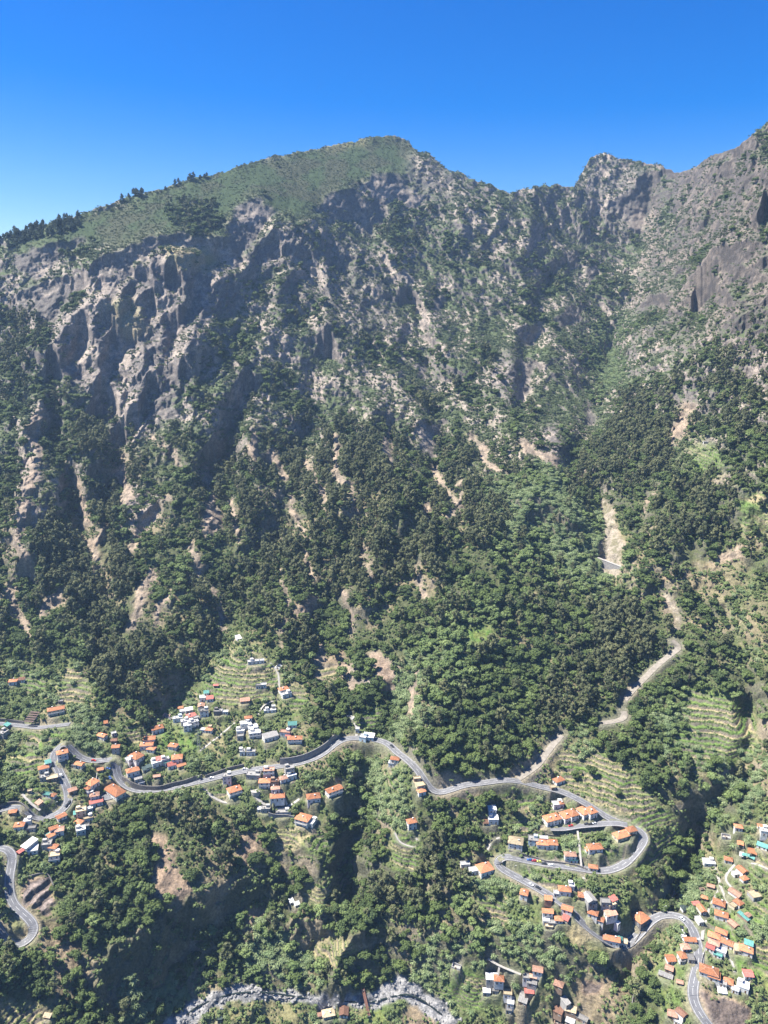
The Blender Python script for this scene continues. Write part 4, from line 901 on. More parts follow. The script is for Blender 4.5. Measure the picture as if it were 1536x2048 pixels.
# ------------------------------------------------------------------ houses
ROOFC = dict(o=(.47,.20,.10), r=(.45,.15,.12), p=(.46,.27,.19), b=(.20,.11,.075), t=(.11,.28,.245), y=(.46,.37,.24), G=(.26,.25,.235), W=(.66,.65,.62), d=(.06,.085,.08))
WALLC = dict(w=(.68,.66,.61), c=(.60,.52,.36), g=(.34,.33,.31), k=(.15,.14,.135), p=(.52,.36,.31), u=(.50,.60,.64), n=(.30,.21,.15))
def roof_mat(k, c):
    m, _ = noise_tint(mat("roof " + k, c, .85, .2), .9, .62, 1.25, 5); nt = m.node_tree
    if k in 'orpb':                              # rows of clay tiles
        tc = nd(m, "ShaderNodeTexCoord"); wv = nd(m, "ShaderNodeTexWave"); wv.inputs["Scale"].default_value = 1.1; wv.inputs["Distortion"].default_value = .6
        nt.links.new(tc.outputs["Object"], wv.inputs["Vector"])
        b_ = nd(m, "ShaderNodeBump"); b_.inputs["Strength"].default_value = .5; b_.inputs["Distance"].default_value = .15
        nt.links.new(wv.outputs["Fac"], b_.inputs["Height"]); nt.links.new(b_.outputs[0], nt.nodes["Principled BSDF"].inputs["Normal"])
    oi = nd(m, "ShaderNodeObjectInfo"); hsv = nd(m, "ShaderNodeHueSaturation"); mr = nd(m, "ShaderNodeMapRange"); mr.inputs[3].default_value = .6; mr.inputs[4].default_value = 1.15
    b = nt.nodes["Principled BSDF"]; src = b.inputs["Base Color"].links[0].from_socket
    nt.links.new(oi.outputs["Random"], mr.inputs[0]); nt.links.new(mr.outputs[0], hsv.inputs["Value"]); nt.links.new(src, hsv.inputs["Color"]); nt.links.new(hsv.outputs[0], b.inputs["Base Color"])
    return m
MR = {k: roof_mat(k, c) for k, c in ROOFC.items()}
MW = {k: noise_tint(mat("wall " + k, c, .85, .2), .5, .62, 1.1, 5)[0] for k, c in WALLC.items()}
M_glass = mat("window glass", (.035, .045, .055), .15, .5); M_door, _ = noise_tint(mat("door wood", (.13, .075, .04), .6), 2, .7, 1.2)
M_frame = mat("window frame", (.62, .6, .56), .6)
_w = MB(); _w.box(-.55, .55, -.06, 0, 0, 1.25)
WIN = bpy.data.meshes.new("window"); WIN.from_pydata(_w.v, [], _w.f); WIN.materials.append(M_glass)
_f = MB(); _f.box(-.7, .7, -.04, 0, 1.25, 1.4); _f.box(-.7, .7, -.14, 0, -.15, 0); _f.box(-.7, -.55, -.04, 0, 0, 1.25); _f.box(.55, .7, -.04, 0, 0, 1.25)
WFR = bpy.data.meshes.new("frame"); WFR.from_pydata(_f.v, [], _f.f); WFR.materials.append(M_frame)
_d = MB(); _d.box(-.5, .5, -.07, 0, 0, 2.05)
DOOR = bpy.data.meshes.new("door"); DOOR.from_pydata(_d.v, [], _d.f); DOOR.materials.append(M_door)
_c = MB(); _c.box(-.4, .4, -.4, .4, -.8, 1.0); _c.box(-.52, .52, -.52, .52, 1.0, 1.18)
CHIM = bpy.data.meshes.new("chimney"); CHIM.from_pydata(_c.v, [], _c.f); CHIM.materials.append(MW['w'])
_t = MB(); _t.tube((0, 0, 0), (0, 0, 1.1), .55, n=10); _t.tube((0, 0, 1.1), (0, 0, 1.25), .55, .2, 10)
TANK = bpy.data.meshes.new("water_tank"); TANK.from_pydata(_t.v, [], _t.f); TANK.materials.append(M_concrete)
def inst(name, me, parent, loc, rz=0, s=None):
    o = bpy.data.objects.new(name, me); o.location = loc; o.rotation_euler = (0, 0, rz)
    if s: o.scale = s
    return link(o, parent)
def house(k, row):
    u, v, W, D, H, rot, rk_, rc, wc, label = row
    rg = random.Random(k * 31 + 5)
    small = H < 3.5 and W < 8.5 or 'shed' in label or 'hut' in label or 'garage' in label
    nm, cat = ('shed', 'shed') if small else ('house', 'house')
    if 'canopy' in label and not small: nm, cat = 'canopy', 'canopy'
    if 'shelter' in label: nm, cat = 'shelter', 'shelter'
    if 'ruin' in label or 'roofless' in label: nm, cat = 'ruin', 'ruin'
    if 'canopy' in label: nm, cat = 'canopy', 'canopy'
    c = _ext[k]; e = empty(nm, c, R(rot)); tag(e, label, cat)
    e["group"] = "sheds and huts of the village" if small else "houses scattered over the valley slopes"
    w2, d2 = W / 2, D / 2; mb = MB()
    if nm == 'canopy':
        for x in (-w2 + .3, w2 - .3):
            for y in (-d2 + .3, d2 - .3):
                p = MB(); p.box(x - .12, x + .12, y - .12, y + .12, -1, H - .25); p.build('post', M_concrete, e)
        r = MB(); n = 7                          # gently bowed sheet
        P = [(-w2 + W * i / n, .12 * W * math.sin(math.pi * i / n) * (1 if 'curved' in label else 0)) for i in range(n + 1)]
        vs = [(x, y - d2, H - .3) for x, y in P] + [(x, y + d2, H + .5) for x, y in P] + [(x, y - d2, H - .45) for x, y in P] + [(x, y + d2, H + .35) for x, y in P]
        N = n + 1; fs = []
        for i in range(n): fs += [(i, i + 1, N + i + 1, N + i), (2 * N + i + 1, 2 * N + i, 3 * N + i, 3 * N + i + 1), (i, 2 * N + i, 2 * N + i + 1, i + 1), (N + i + 1, 3 * N + i + 1, 3 * N + i, N + i)]
        fs += [(0, N, 3 * N, 2 * N), (n, 2 * N + n, 3 * N + n, N + n)]
        r.add(vs, fs); r.build('roof', MR[rc], e); return
    if nm == 'ruin':                             # bare walls of uneven height round an open floor
        hs_ = [H * rg.uniform(.45, 1) for _ in range(8)]
        for i, (a, b) in enumerate([((-w2, -d2), (w2, -d2)), ((w2, -d2), (w2, d2)), ((w2, d2), (-w2, d2)), ((-w2, d2), (-w2, -d2))]):
            t = .45; dx, dy = (b[0] - a[0]), (b[1] - a[1]); l = math.hypot(dx, dy); nx, ny = -dy / l * t, dx / l * t
            q = [(a[0], a[1]), (a[0] + dx * .5, a[1] + dy * .5), (b[0], b[1])]
            if i % 2: q[0] = (q[0][0] + dx / l * t, q[0][1] + dy / l * t); q[2] = (q[2][0] - dx / l * t, q[2][1] - dy / l * t)
            zs = [hs_[2 * i], hs_[2 * i + 1], hs_[(2 * i + 2) % 8]]
            vs = [(x, y, -3) for x, y in q] + [(x + nx, y + ny, -3) for x, y in q] + [(x, y, z) for (x, y), z in zip(q, zs)] + [(x + nx, y + ny, z) for (x, y), z in zip(q, zs)]
            fs = []
            for j in (0, 1): fs += [(j, j + 1, 7 + j, 6 + j), (3 + j + 1, 3 + j, 9 + j, 9 + j + 1), (6 + j, 7 + j, 10 + j, 9 + j)]
            fs += [(0, 6, 9, 3), (2, 5, 11, 8)]; mb.add(vs, fs)
        mb.build('wall', MW[wc], e); fl = MB(); fl.box(-w2 + .46, w2 - .46, -d2 + .46, d2 - .46, -.3, .25); fl.build('floor_slab', M_concrete, e)
        inst('door', DOOR, e, (0, -d2 - .003, 0)); return
    base = -4.5
    if rk_ in 'hg':
        mb.box(-w2, w2, -d2, d2, base, H)
        rise = (min(W, D) * .5 + .5) * (.42 if rk_ == 'h' else .40); ov = .55
        a, b = w2 + ov, d2 + ov; r = MB(); zt = H + .16
        if rk_ == 'h':
            if W >= D: p, q = (-(a - b), 0), (a - b, 0)
            else: p, q = (0, -(b - a)), (0, b - a)
        else:
            if W >= D: p, q = (-a, 0), (a, 0)
            else: p, q = (0, -b), (0, b)
        vs = [(-a, -b, zt), (a, -b, zt), (a, b, zt), (-a, b, zt), (*p, zt + rise), (*q, zt + rise)]
        lo = [(-a, -b, zt - .155), (a, -b, zt - .155), (a, b, zt - .155), (-a, b, zt - .155)]
        fs = [(0, 1, 5, 4), (1, 2, 5), (2, 3, 4, 5), (3, 0, 4)] if W >= D else [(0, 1, 4), (1, 2, 5, 4), (2, 3, 5), (3, 0, 4, 5)]
        fs += [(6, 9, 8, 7), (0, 6, 7, 1), (1, 7, 8, 2), (2, 8, 9, 3), (3, 9, 6, 0)]
        r.add(vs + lo, fs)
        rf = r.build('roof', MR[rc], e)
        rd = MB(); rd.tube((*p, zt + rise), (*q, zt + rise), .16, n=5) if (abs(p[0] - q[0]) + abs(p[1] - q[1])) > .3 else None
        if rk_ == 'h':
            for cx, cy_, ap in ((-a, -b, p), (a, -b, q if W >= D else p), (a, b, q), (-a, b, p if W >= D else q)): rd.tube((cx, cy_, zt), (*ap, zt + rise), .14, n=5)
        rd.build('ridge_tiles', MR['p' if rc in 'orp' else rc], rf)
        if not small: inst('chimney', CHIM, rf, (w2 * rg.uniform(-.5, .5), d2 * rg.choice((-.35, .35)), zt + rise * .62))
    elif rk_ == 's':
        s1, s0 = H + .9, H - .1
        vs = [(-w2,-d2,base),(w2,-d2,base),(w2,d2,base),(-w2,d2,base),(-w2,-d2,s0),(w2,-d2,s0),(w2,d2,s1),(-w2,d2,s1)]
        mb.add(vs, [(3,2,1,0),(4,5,6,7),(0,1,5,4),(1,2,6,5),(2,3,7,6),(3,0,4,7)])
        a, b = w2 + .35, d2 + .4; g_ = 1.0 / D; r = MB()
        za, zb = s0 - .4 * g_ + .004, s1 + .4 * g_ + .004
        n = max(4, int(W / 1.1))                 # corrugated sheets
        for i in range(n):
            x0, x1 = -a + 2 * a * i / n, -a + 2 * a * (i + 1) / n - .06
            dz = .0 if i % 2 else .05
            r.add([(x0,-b,za+dz),(x1,-b,za+dz),(x1,b,zb+dz),(x0,b,zb+dz),(x0,-b,za+.13+dz),(x1,-b,za+.13+dz),(x1,b,zb+.13+dz),(x0,b,zb+.13+dz)], [(3,2,1,0),(4,5,6,7),(0,1,5,4),(1,2,6,5),(2,3,7,6),(3,0,4,7)])
        r.build('roof', MR[rc], e)
    else:
        mb.box(-w2, w2, -d2, d2, base, H)
        r = MB(); r.box(-w2 - .2, w2 + .2, -d2 - .2, d2 + .2, H + .002, H + .22)
        for q in ((-w2 - .2, w2 + .2, -d2 - .2, -d2 + .05), (-w2 - .2, w2 + .2, d2 - .05, d2 + .2)): r.box(*q, H + .222, H + .75)
        for q in ((-w2 - .2, -w2 + .05, -d2 + .052, d2 - .052), (w2 - .05, w2 + .2, -d2 + .052, d2 - .052)): r.box(*q, H + .222, H + .75)
        rf = r.build('roof', MR[rc], e)
        if not small:
            hb = MB(); x, y = rg.choice((-1, 1)) * w2 * .5, d2 * .45; hb.box(x - 1.4, x + 1.4, y - 1.1, y + 1.1, H + .225, H + 2.3); hb.box(x - 1.6, x + 1.6, y - 1.3, y + 1.3, H + 2.302, H + 2.45); hb.build('stair_head', MW[wc], rf)
            if rg.random() < .5: inst('water_tank', TANK, rf, (-x * .8, -d2 * .3, H + .225))
    mb.build('wall', MW[wc], e)
    # openings: each a piece of its own
    st = max(1, int(round(H / 2.9))) if not small else 1
    for s in range(st):
        z = s * (H / st) + min(1.0, H * .3)
        n = max(1, min(4, int(W / 3.2)))
        if small: n = 1
        for i in range(n):
            x = -w2 + W * (i + .5) / n
            if s == 0 and i == n // 2 and n > 1: continue
            if small: x = w2 * .45
            f_ = inst('window', WIN, e, (x, -d2 - .004, z)); inst('frame', WFR, f_, (0, 0, 0))
        n = max(1, min(3, int(D / 3.6)))
        sd_ = 1 if rot < 0 else -1               # the flank turned to the viewpoint
        if not small:
            for i in range(n):
                f_ = inst('window', WIN, e, (sd_ * (w2 + .004), -d2 + D * (i + .5) / n, z), sd_ * math.pi / 2); inst('frame', WFR, f_, (0, 0, 0))
    inst('door', DOOR, e, (-w2 * .4 if small else (0.0 if int(W / 3.2) % 2 else -w2 + W * (max(1, min(4, int(W / 3.2))) // 2 + .5) / max(1, min(4, int(W / 3.2)))), -d2 - .004, 0.02))
    if st > 1 and ('balcon' in label or 'terrace' in label or 'storey' in label or W > 11):
        bl = MB(); zf = H / st; bl.box(-w2, w2, -d2 - 1.5, -d2 - .06, zf - .2, zf); ob = bl.build('balcony', M_concrete, e)
        ra = MB(); ra.box(-w2, w2, -d2 - 1.5, -d2 - 1.4, zf + .002, zf + .95); ra.box(-w2, -w2 + .1, -d2 - 1.398, -d2 - .06, zf + .002, zf + .95); ra.box(w2 - .1, w2, -d2 - 1.398, -d2 - .06, zf + .002, zf + .95); ra.build('railing', MW['w'], ob)
for k, row in enumerate(HROWS): house(k, row)
# ------------------------------------------------------------------ cars, vans, lamps and other small things
CARC = dict(red=(.45,.02,.02), blue=(.04,.10,.30), white=(.75,.75,.74), dark=(.03,.03,.035), silver=(.42,.43,.44), yellow=(.55,.55,.10))
MC = {k: mat("car paint " + k, c, .3, .5) for k, c in CARC.items()}
M_tyre = mat("tyre", (.02, .02, .02), .8); M_light = mat("lamp lens", (.7, .7, .65), .2); M_pole = mat("galvanised pole", (.35, .36, .36), .5)
def car(u, v, col, label, van=False):
    c = at(u, v); q = TRK['road']; P = np.vstack(list(TRK.values())); d = np.hypot(P[:, 0] - c.x, P[:, 1] - c.y); i = int(np.argmin(d)); i = min(max(i, 1), len(P) - 2)
    t = P[i + 1] - P[i - 1]; rz = math.atan2(t[1], t[0])
    z = float(P[i][2]) + .02 if d[i] < 6 else c.z + .3
    e = empty('parked_van' if van else 'parked_car', (c.x, c.y, z), rz); tag(e, label, 'van' if van else 'car', 'vehicles parked along the roads')
    l, w_, h1, h2 = (2.6, .98, 1.1, 2.3) if van else (2.1, .86, .82, 1.45)
    b = MB()
    prof = [(-l, .3), (l, .3), (l, .62), (l * .95, h1 - .12), (l * .42, h1), (-l * .96, h1), (-l, .7)]
    n = len(prof); b.add([(x, -w_, z_) for x, z_ in prof] + [(x, w_, z_) for x, z_ in prof], [tuple(range(n)), tuple(range(n, 2 * n))[::-1]] + [((i + 1) % n, i, n + i, n + (i + 1) % n) for i in range(n)])
    b.build('body', MC[col], e)
    f0, f1 = (l * .52, l * .4) if van else (l * .40, l * .08)
    r0, r1 = (-l * .96, -l * .94) if van else (-l * .9, -l * .55)
    cb = MB(); a = w_ - .06; bb = w_ - .2
    cb.add([(f0, -a, h1 + .003), (f0, a, h1 + .003), (r0, a, h1 + .003), (r0, -a, h1 + .003), (f1, -bb, h2 - .08), (f1, bb, h2 - .08), (r1, bb, h2 - .08), (r1, -bb, h2 - .08)], [(0,1,2,3),(0,4,5,1),(1,5,6,2),(2,6,7,3),(3,7,4,0),(7,6,5,4)])
    cb.build('windscreen' if not van else 'window', M_glass, e)
    rf = MB(); rf.box(r1 - .05, f1 + .05, -bb - .03, bb + .03, h2 - .078, h2); rf.build('roof', MC[col], e)
    for x in (-l * .62, l * .62):
        for y in (-w_, w_):
            wb = MB(); wb.tube((x, y - .1, .32), (x, y + .1, .32), .32, n=10); wb.build('wheel', M_tyre, e)
    for y in (-.55, .55):
        hb = MB(); hb.box(l * .98, l + .02, y - .16, y + .16, .58, .72); hb.build('headlight', M_light, e)
CARS = [(1059,1722.5,'blue','blue car at the left end of the parked row on the upper hairpin road'),(1068,1724.5,'red','red car second in the parked row on the upper hairpin road'),(1078,1726,'yellow','yellow green car in the middle of the parked row on the hairpin road'),(1088,1728,'dark','black car fourth in the parked row on the upper hairpin road'),(1103,1730.5,'white','white car at the right end of the parked row on the hairpin road'),
 (1142,1652,'red','red car in front of the white row houses'),(1173,1649,'dark','left dark car on the street of the white row houses'),(1181,1648.5,'dark','middle dark car on the street of the white row houses'),(1189,1648,'silver','silver car right of the dark cars on the row house street'),
 (1062,1768,'white','upper white car on the straight road under the hairpin'),(1076,1776,'dark','dark car behind the white one on the straight road under the hairpin'),(187,1520.5,'red','red car on the road behind the left hairpin'),(122,1550,'white','white car on the descending left road'),(217,1546,'blue','upper blue car in the yard beside the large orange hall'),(220,1557,'blue','lower blue car in the yard beside the large orange hall'),
 (423,1556,'white','white car on the main road above the orange roofed lane house'),(490,1542,'white','white car on the main road right of the tall stone wall'),(784,1497,'dark','dark car on the road curving over the gully'),(134,1612,'dark','left dark car on the lower-left road bend'),(139,1606,'dark','right dark car on the lower-left road bend'),
 (1363,1845,'white','white car topmost in the roadside lot of the right bend'),(1364,1858,'dark','dark car in the roadside lot of the right bend'),(1293,1853,'silver','silver car on the road bridge bend')]
for cdef in CARS: car(*cdef)
car(1368, 1867, 'white', 'long white van in the roadside lot of the right bend', True); car(1366, 1877, 'white', 'white van nearest the zebra crossing in the roadside lot', True)
def lamp(u, v, label):
    c = at(u, v); e = empty('street_lamp', c, 0); tag(e, label, 'street lamp', 'street lamps along the village roads')
    p = MB(); p.tube((0, 0, -.5), (0, 0, 8), .11, .07); p.build('pole', M_pole, e)
    a = MB(); a.tube((0, 0, 7.9), (1.4, 0, 8.35), .05); a.build('arm', M_pole, e)
    h = MB(); h.box(1.1, 1.9, -.14, .14, 8.25, 8.42); h.build('lamp_head', M_light, e)
for u, v, l in [(112,1615,'street lamp inside the lower-left road bend'),(140,1575,'street lamp beside the faded pink garage on the left road'),(247,1563,'street lamp by the road under the house over the wall corner'),(395,1570,'street lamp on the downhill side of the main road by the tall stone wall'),(660,1507,'street lamp below the curved grey retaining wall'),(826,1538,'street lamp on the road falling from the gully to the concrete yard'),(1027,1752,'street lamp just below the tip of the right hairpin'),(1262,1722,'street lamp on the outside of the big loop'),(1292,1664,'street lamp at the eastern bend of the big loop'),(1206,1882,'street lamp before the sharp lower bend'),(1250,1897,'street lamp at the point of the sharp lower bend'),(1325,1840,'street lamp on the road bridge bend'),(1400,1925,'street lamp beside the road at the dense right cluster'),(1380,1990,'street lamp on the lower right road')]: lamp(u, v, l)
# lattice pylon
c = at(398, 1500); e = empty('electricity_pylon', c); tag(e, 'thin steel lattice electricity pylon below the upper village', 'pylon')
t_ = MB(); H_ = 20
for sx in (-1, 1):
    for sy in (-1, 1): t_.tube((sx * 1.5, sy * 1.5, -.5), (sx * .25, sy * .25, H_), .07, n=4)
for k in range(9):
    z0, z1 = k * 2.2, (k + 1) * 2.2; a0, a1 = 1.5 - 1.25 * z0 / H_, 1.5 - 1.25 * z1 / H_
    for s in (-1, 1): t_.tube((-a0, s * a0, z0), (a1, s * a1, z1), .04, n=4); t_.tube((s * a0, -a0, z0), (s * a1, a1, z1), .04, n=4)
t_.build('tower', M_pole, e)
for z in (15, 17.5, 19.6):
    x_ = MB(); x_.tube((-2.6, 0, z), (2.6, 0, z), .06, n=4); x_.tube((-2.6, 0, z), (0, 0, z + .9), .04, n=4); x_.tube((2.6, 0, z), (0, 0, z + .9), .04, n=4); x_.build('cross_arm', M_pole, e)
# footbridge over the river
a, b = at(726, 1983), at(738, 2034); d = b - a; Lb = math.hypot(d.x, d.y); e = empty('footbridge', a + Vector((0, 0, 2.0)), math.atan2(d.y, d.x)); tag(e, 'narrow red brown footbridge crossing the boulder river at the bottom', 'footbridge')
M_rust, _ = noise_tint(mat("rusty timber", (.26, .13, .09), .8), 1.5, .7, 1.2)
sl = (d.z - 0.5) / Lb; dk = MB(); dk.add([(0,-1,0),(Lb,-1,sl*Lb),(Lb,1,sl*Lb),(0,1,0),(0,-1,-.35),(Lb,-1,sl*Lb-.35),(Lb,1,sl*Lb-.35),(0,1,-.35)], [(0,1,2,3),(7,6,5,4),(0,4,5,1),(1,5,6,2),(2,6,7,3),(3,7,4,0)]); dk.build('deck', M_rust, e)
for s in (-1, 1):
    rl = MB(); rl.tube((0, s * .95, 1.05), (Lb, s * .95, sl * Lb + 1.05), .06, n=4)
    for i in range(12): x = Lb * i / 11; rl.tube((x, s * .95, sl * x + .003), (x, s * .95, sl * x + 1.05), .05, n=4)
    rl.build('railing', M_rust, e)
for x in (0.1, Lb - .1): p_ = MB(); p_.box(x - .8, x + .8, -1.3, 1.3, sl * x - 6, sl * x - .36); p_.build('abutment', M_stone, e)
# road bridge piers seen under the bend at the right, and the small weir bridge in the upper ravine
a, b = at(1196, 1121), at(1247, 1133); d = b - a; Lb = d.length; e = empty('weir', a, math.atan2(d.y, d.x)); tag(e, 'straight grey concrete weir crossing the dry stream bed above the forest', 'weir')
wb = MB(); wb.box(0, Lb, -1, 1, -6, 3.0); wb.build('wall', M_greywall, e); wb = MB(); wb.box(-.5, Lb + .5, -1.3, 1.3, 3.003, 3.5); wb.build('coping', M_concrete, e)
# slatted roof at the upper road, left
c = at(65, 1442); e = empty('pergola', c, R(-8)); tag(e, 'large dark brown slatted pergola roof beside the upper road at the left', 'pergola')
pm = MB()
for i in range(5): pm.box(-4.6, 4.6, -6.2 + i * 2.55, -4.0 + i * 2.55, 3.6 + i * .85, 3.75 + i * .85)
pm.build('roof_slats', noise_tint(mat("dark slat", (.11, .075, .065), .7), 2, .7, 1.2)[0], e)
for x in (-4.3, 4.3):
    for y, z in ((-5.8, 3.6), (0, 5.2), (6, 6.9)): p_ = MB(); p_.tube((x, y, -1), (x, y, z), .12); p_.build('post', M_pole, e)
for x in (-4.2, 4.2): p_ = MB(); p_.tube((x, -6, 3.5), (x, 6.4, 6.95), .09, n=4); p_.build('rafter', M_pole, e)
# round court by the hall, round tank, play court
def disc(name, u, v, r, h, m, label, cat):
    c = at(u, v); b_ = MB(); b_.tube((0, 0, -2), (0, 0, h), r, n=28); rim = MB()
    e = empty(name, c); tag(e, label, cat); b_.build('slab', m, e)
    for i in range(28):
        t0, t1 = 2 * math.pi * i / 28, 2 * math.pi * (i + 1) / 28
        rim.add([(k_ * math.cos(t), k_ * math.sin(t), z) for t in (t0, t1) for k_ in (r + .003, r + .35) for z in (-.5, h + .35)], [(0,1,5,4),(2,6,7,3),(1,3,7,5),(0,4,6,2)])
    rim.build('rim', M_concrete, e)
disc('court', 217, 1591, 6, .5, M_asphalt, 'round grey paved court beside the large long orange hall', 'court')
disc('water_tank', 512, 1583, 4.2, 2.2, M_concrete, 'round pale water tank at the start of the curved village lane', 'water tank')
# ------------------------------------------------------------------ trees, shrubs, cane and boulders
def leaf_mat(name, c1, c2, var=.5):
    m = mat(name, c1, .75, .2); nt = m.node_tree; b = nt.nodes["Principled BSDF"]
    oi = nd(m, "ShaderNodeObjectInfo"); ge = nd(m, "ShaderNodeNewGeometry"); mx = nd(m, "ShaderNodeMix", data_type='RGBA'); ad = nd(m, "ShaderNodeMath", operation='MULTIPLY_ADD'); ad.inputs[1].default_value = .35
    nt.links.new(ge.outputs["Random Per Island"], ad.inputs[0]); m2 = nd(m, "ShaderNodeMath", operation='MULTIPLY'); m2.inputs[1].default_value = .8; nt.links.new(oi.outputs["Random"], m2.inputs[0]); nt.links.new(m2.outputs[0], ad.inputs[2])
    mx.inputs[6].default_value = (*c1, 1); mx.inputs[7].default_value = (*c2, 1); nt.links.new(ad.outputs[0], mx.inputs[0]); nt.links.new(mx.outputs[2], b.inputs["Base Color"])
    return m
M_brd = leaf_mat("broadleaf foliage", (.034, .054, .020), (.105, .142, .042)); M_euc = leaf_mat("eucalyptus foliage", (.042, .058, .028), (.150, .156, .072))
M_brush = leaf_mat('brush leaves', (.070, .105, .034), (.165, .205, .080)); M_brl = leaf_mat('chestnut foliage', (.075, .115, .038), (.165, .212, .075)); M_pine = leaf_mat("pine needles", (.022, .040, .020), (.04, .06, .03)); M_shr = leaf_mat("heath foliage", (.055, .082, .034), (.12, .145, .068)); M_cane = leaf_mat("cane leaves", (.12, .18, .075), (.26, .31, .15))
M_vine = leaf_mat("crop leaves", (.045, .085, .02), (.13, .20, .055)); M_bark, _ = noise_tint(mat("bark", (.16, .13, .10), .9), 2, .6, 1.3); M_bould, _ = noise_tint(mat("river boulder", (.25, .245, .235), .9), .8, .55, 1.3, 4)
SRC = bpy.data.collections.new("plant_kinds")    # source meshes for the far woods, not linked to the scene
def leaves(cent, rad, nleaf, size, rg, squash=1.0, droop=0.0):
    """a clump: many small leaf sprays over and inside an uneven ball"""
    d = rg.normal(size=(nleaf, 3)); d /= np.linalg.norm(d, axis=1, keepdims=True)
    d[:, 2] = np.where(d[:, 2] < -.35, -d[:, 2], d[:, 2])
    r = rad * (.62 + .42 * rg.random(nleaf))
    p = cent + d * r[:, None] * np.array([1, 1, squash])
    nrm = d + rg.normal(size=d.shape) * .55; nrm[:, 2] += .25; nrm /= np.linalg.norm(nrm, axis=1, keepdims=True)
    a = np.cross(nrm, rg.normal(size=d.shape)); a /= np.linalg.norm(a, axis=1, keepdims=True); b = np.cross(nrm, a)
    s = size * (.6 + .8 * rg.random(nleaf))[:, None]
    a[:, 2] -= droop
    v = np.stack([p - a * s - b * s * .5, p + a * s * .2 - b * s * .8, p + a * s + b * s * .1, p + b * s * .75 - a * s * .2], 1)
    return v.reshape(-1, 3), [tuple(range(4 * i, 4 * i + 4)) for i in range(nleaf)]
def core(cent, rad, rg, squash):
    mb = MB(); mb.ball(cent, rad * .74, 1, 1, squash, 4, 6)
    v = np.array(mb.v); v += rg.normal(size=v.shape) * rad * .08
    return v, mb.f
def crown(seed, kind):
    rg = np.random.default_rng(seed); V, F = [], []; n0 = 0
    def put(v, f):
        nonlocal n0
        V.append(v); F.extend([tuple(i + n0 for i in ff) for ff in f]); n0 += len(v)
    if kind == 'broad':
        Hh, Rr, n = rg.uniform(6.5, 9), rg.uniform(3.4, 4.4), 11
        cl = [(np.array([math.cos(t) * q, math.sin(t) * q, z]), r) for t, q, z, r in [(rg.uniform(0, 6.28), Rr * .72 * math.sqrt(rg.random()), 0, rg.uniform(1.3, 2.1)) for _ in range(n)]]
        cl = [(c + np.array([0, 0, Hh * (.82 - .42 * (np.hypot(c[0], c[1]) / Rr) ** 2) - rg.uniform(0, 1.6)]), r) for c, r in cl]
        for c, r in cl: put(*core(c, r, rg, .8)); put(*leaves(c, r, 46, .42, rg, .8))
    elif kind == 'euc':
        Hh, n = rg.uniform(13, 17), 13
        for i in range(n):
            z = Hh * (.38 + .6 * (i + rg.random()) / n); q = (1.1 + 2.7 * math.sin(math.pi * min(1, (z / Hh - .25) / .8)) ** .8) * math.sqrt(rg.random()); t = rg.uniform(0, 6.28); r = rg.uniform(1.0, 1.8)
            c = np.array([q * math.cos(t), q * math.sin(t), z]); put(*core(c, r, rg, 1.0)); put(*leaves(c, r, 40, .40, rg, 1.15, .35))
    elif kind == 'pine':
        Hh = rg.uniform(10, 14)
        for i in range(10):
            z = Hh * (.3 + .7 * i / 9.0); q = 2.9 * (1.02 - (i / 9.0) ** 2.2) + .25
            for j in range(3 if i < 8 else 1):
                t = rg.uniform(0, 6.28); c = np.array([q * .6 * math.cos(t), q * .6 * math.sin(t), z]); put(*core(c, q * .55 + .3, rg, .5)); put(*leaves(c, q * .6 + .3, 22, .34, rg, .55, .2))
    elif kind in ('shrub', 'brush'):
        for i in range(4):
            c = np.array([*rg.normal(size=2) * .9, .55 + .3 * rg.random()]); r = rg.uniform(.6, 1.1); put(*core(c, r, rg, .75)); put(*leaves(c, r, 26, .26, rg, .8))
    elif kind == 'cane':
        for i in range(95):                      # arching blades
            t = rg.uniform(0, 6.28); q = 2.0 * math.sqrt(rg.random()); h = rg.uniform(2.0, 4.2); x, y = q * math.cos(t), q * math.sin(t); dx, dy = rg.normal(size=2) * .9; w_ = .22
            px, py = -dy, dx; l = math.hypot(px, py) + 1e-6; px, py = px / l * w_, py / l * w_
            put(np.array([(x - px, y - py, 0), (x + px, y + py, 0), (x + dx * .5 + px, y + dy * .5 + py, h), (x + dx * .5 - px, y + dy * .5 - py, h), (x + dx * 1.5, y + dy * 1.5, h * .82)]), [(0, 1, 2, 3), (3, 2, 4)])
        put(*core(np.array([0, 0, 1.0]), 2.0, rg, .75)); put(*leaves(np.array([0, 0, 1.6]), 1.9, 70, .42, rg, .9, .3))
    V = np.vstack(V); return V, F
def trunk(kind, H, rg):
    mb = MB(); top = H * .62
    pts = [Vector((0, 0, -1.5)), Vector((rg.uniform(-.2, .2), rg.uniform(-.2, .2), top * .45)), Vector((rg.uniform(-.4, .4), rg.uniform(-.4, .4), top))]
    r0 = .34 if kind == 'broad' else .28
    mb.tube(pts[0], pts[1], r0, r0 * .75); mb.tube(pts[1], pts[2], r0 * .75, r0 * .4)
    for i in range(4):
        t = rg.uniform(0, 6.28); q = H * .2; mb.tube(pts[1].lerp(pts[2], rg.uniform(.1, .9)), Vector((q * math.cos(t), q * math.sin(t), top * rg.uniform(.95, 1.25))), r0 * .35, r0 * .12, 5)
    return mb
KINDS_ = {}
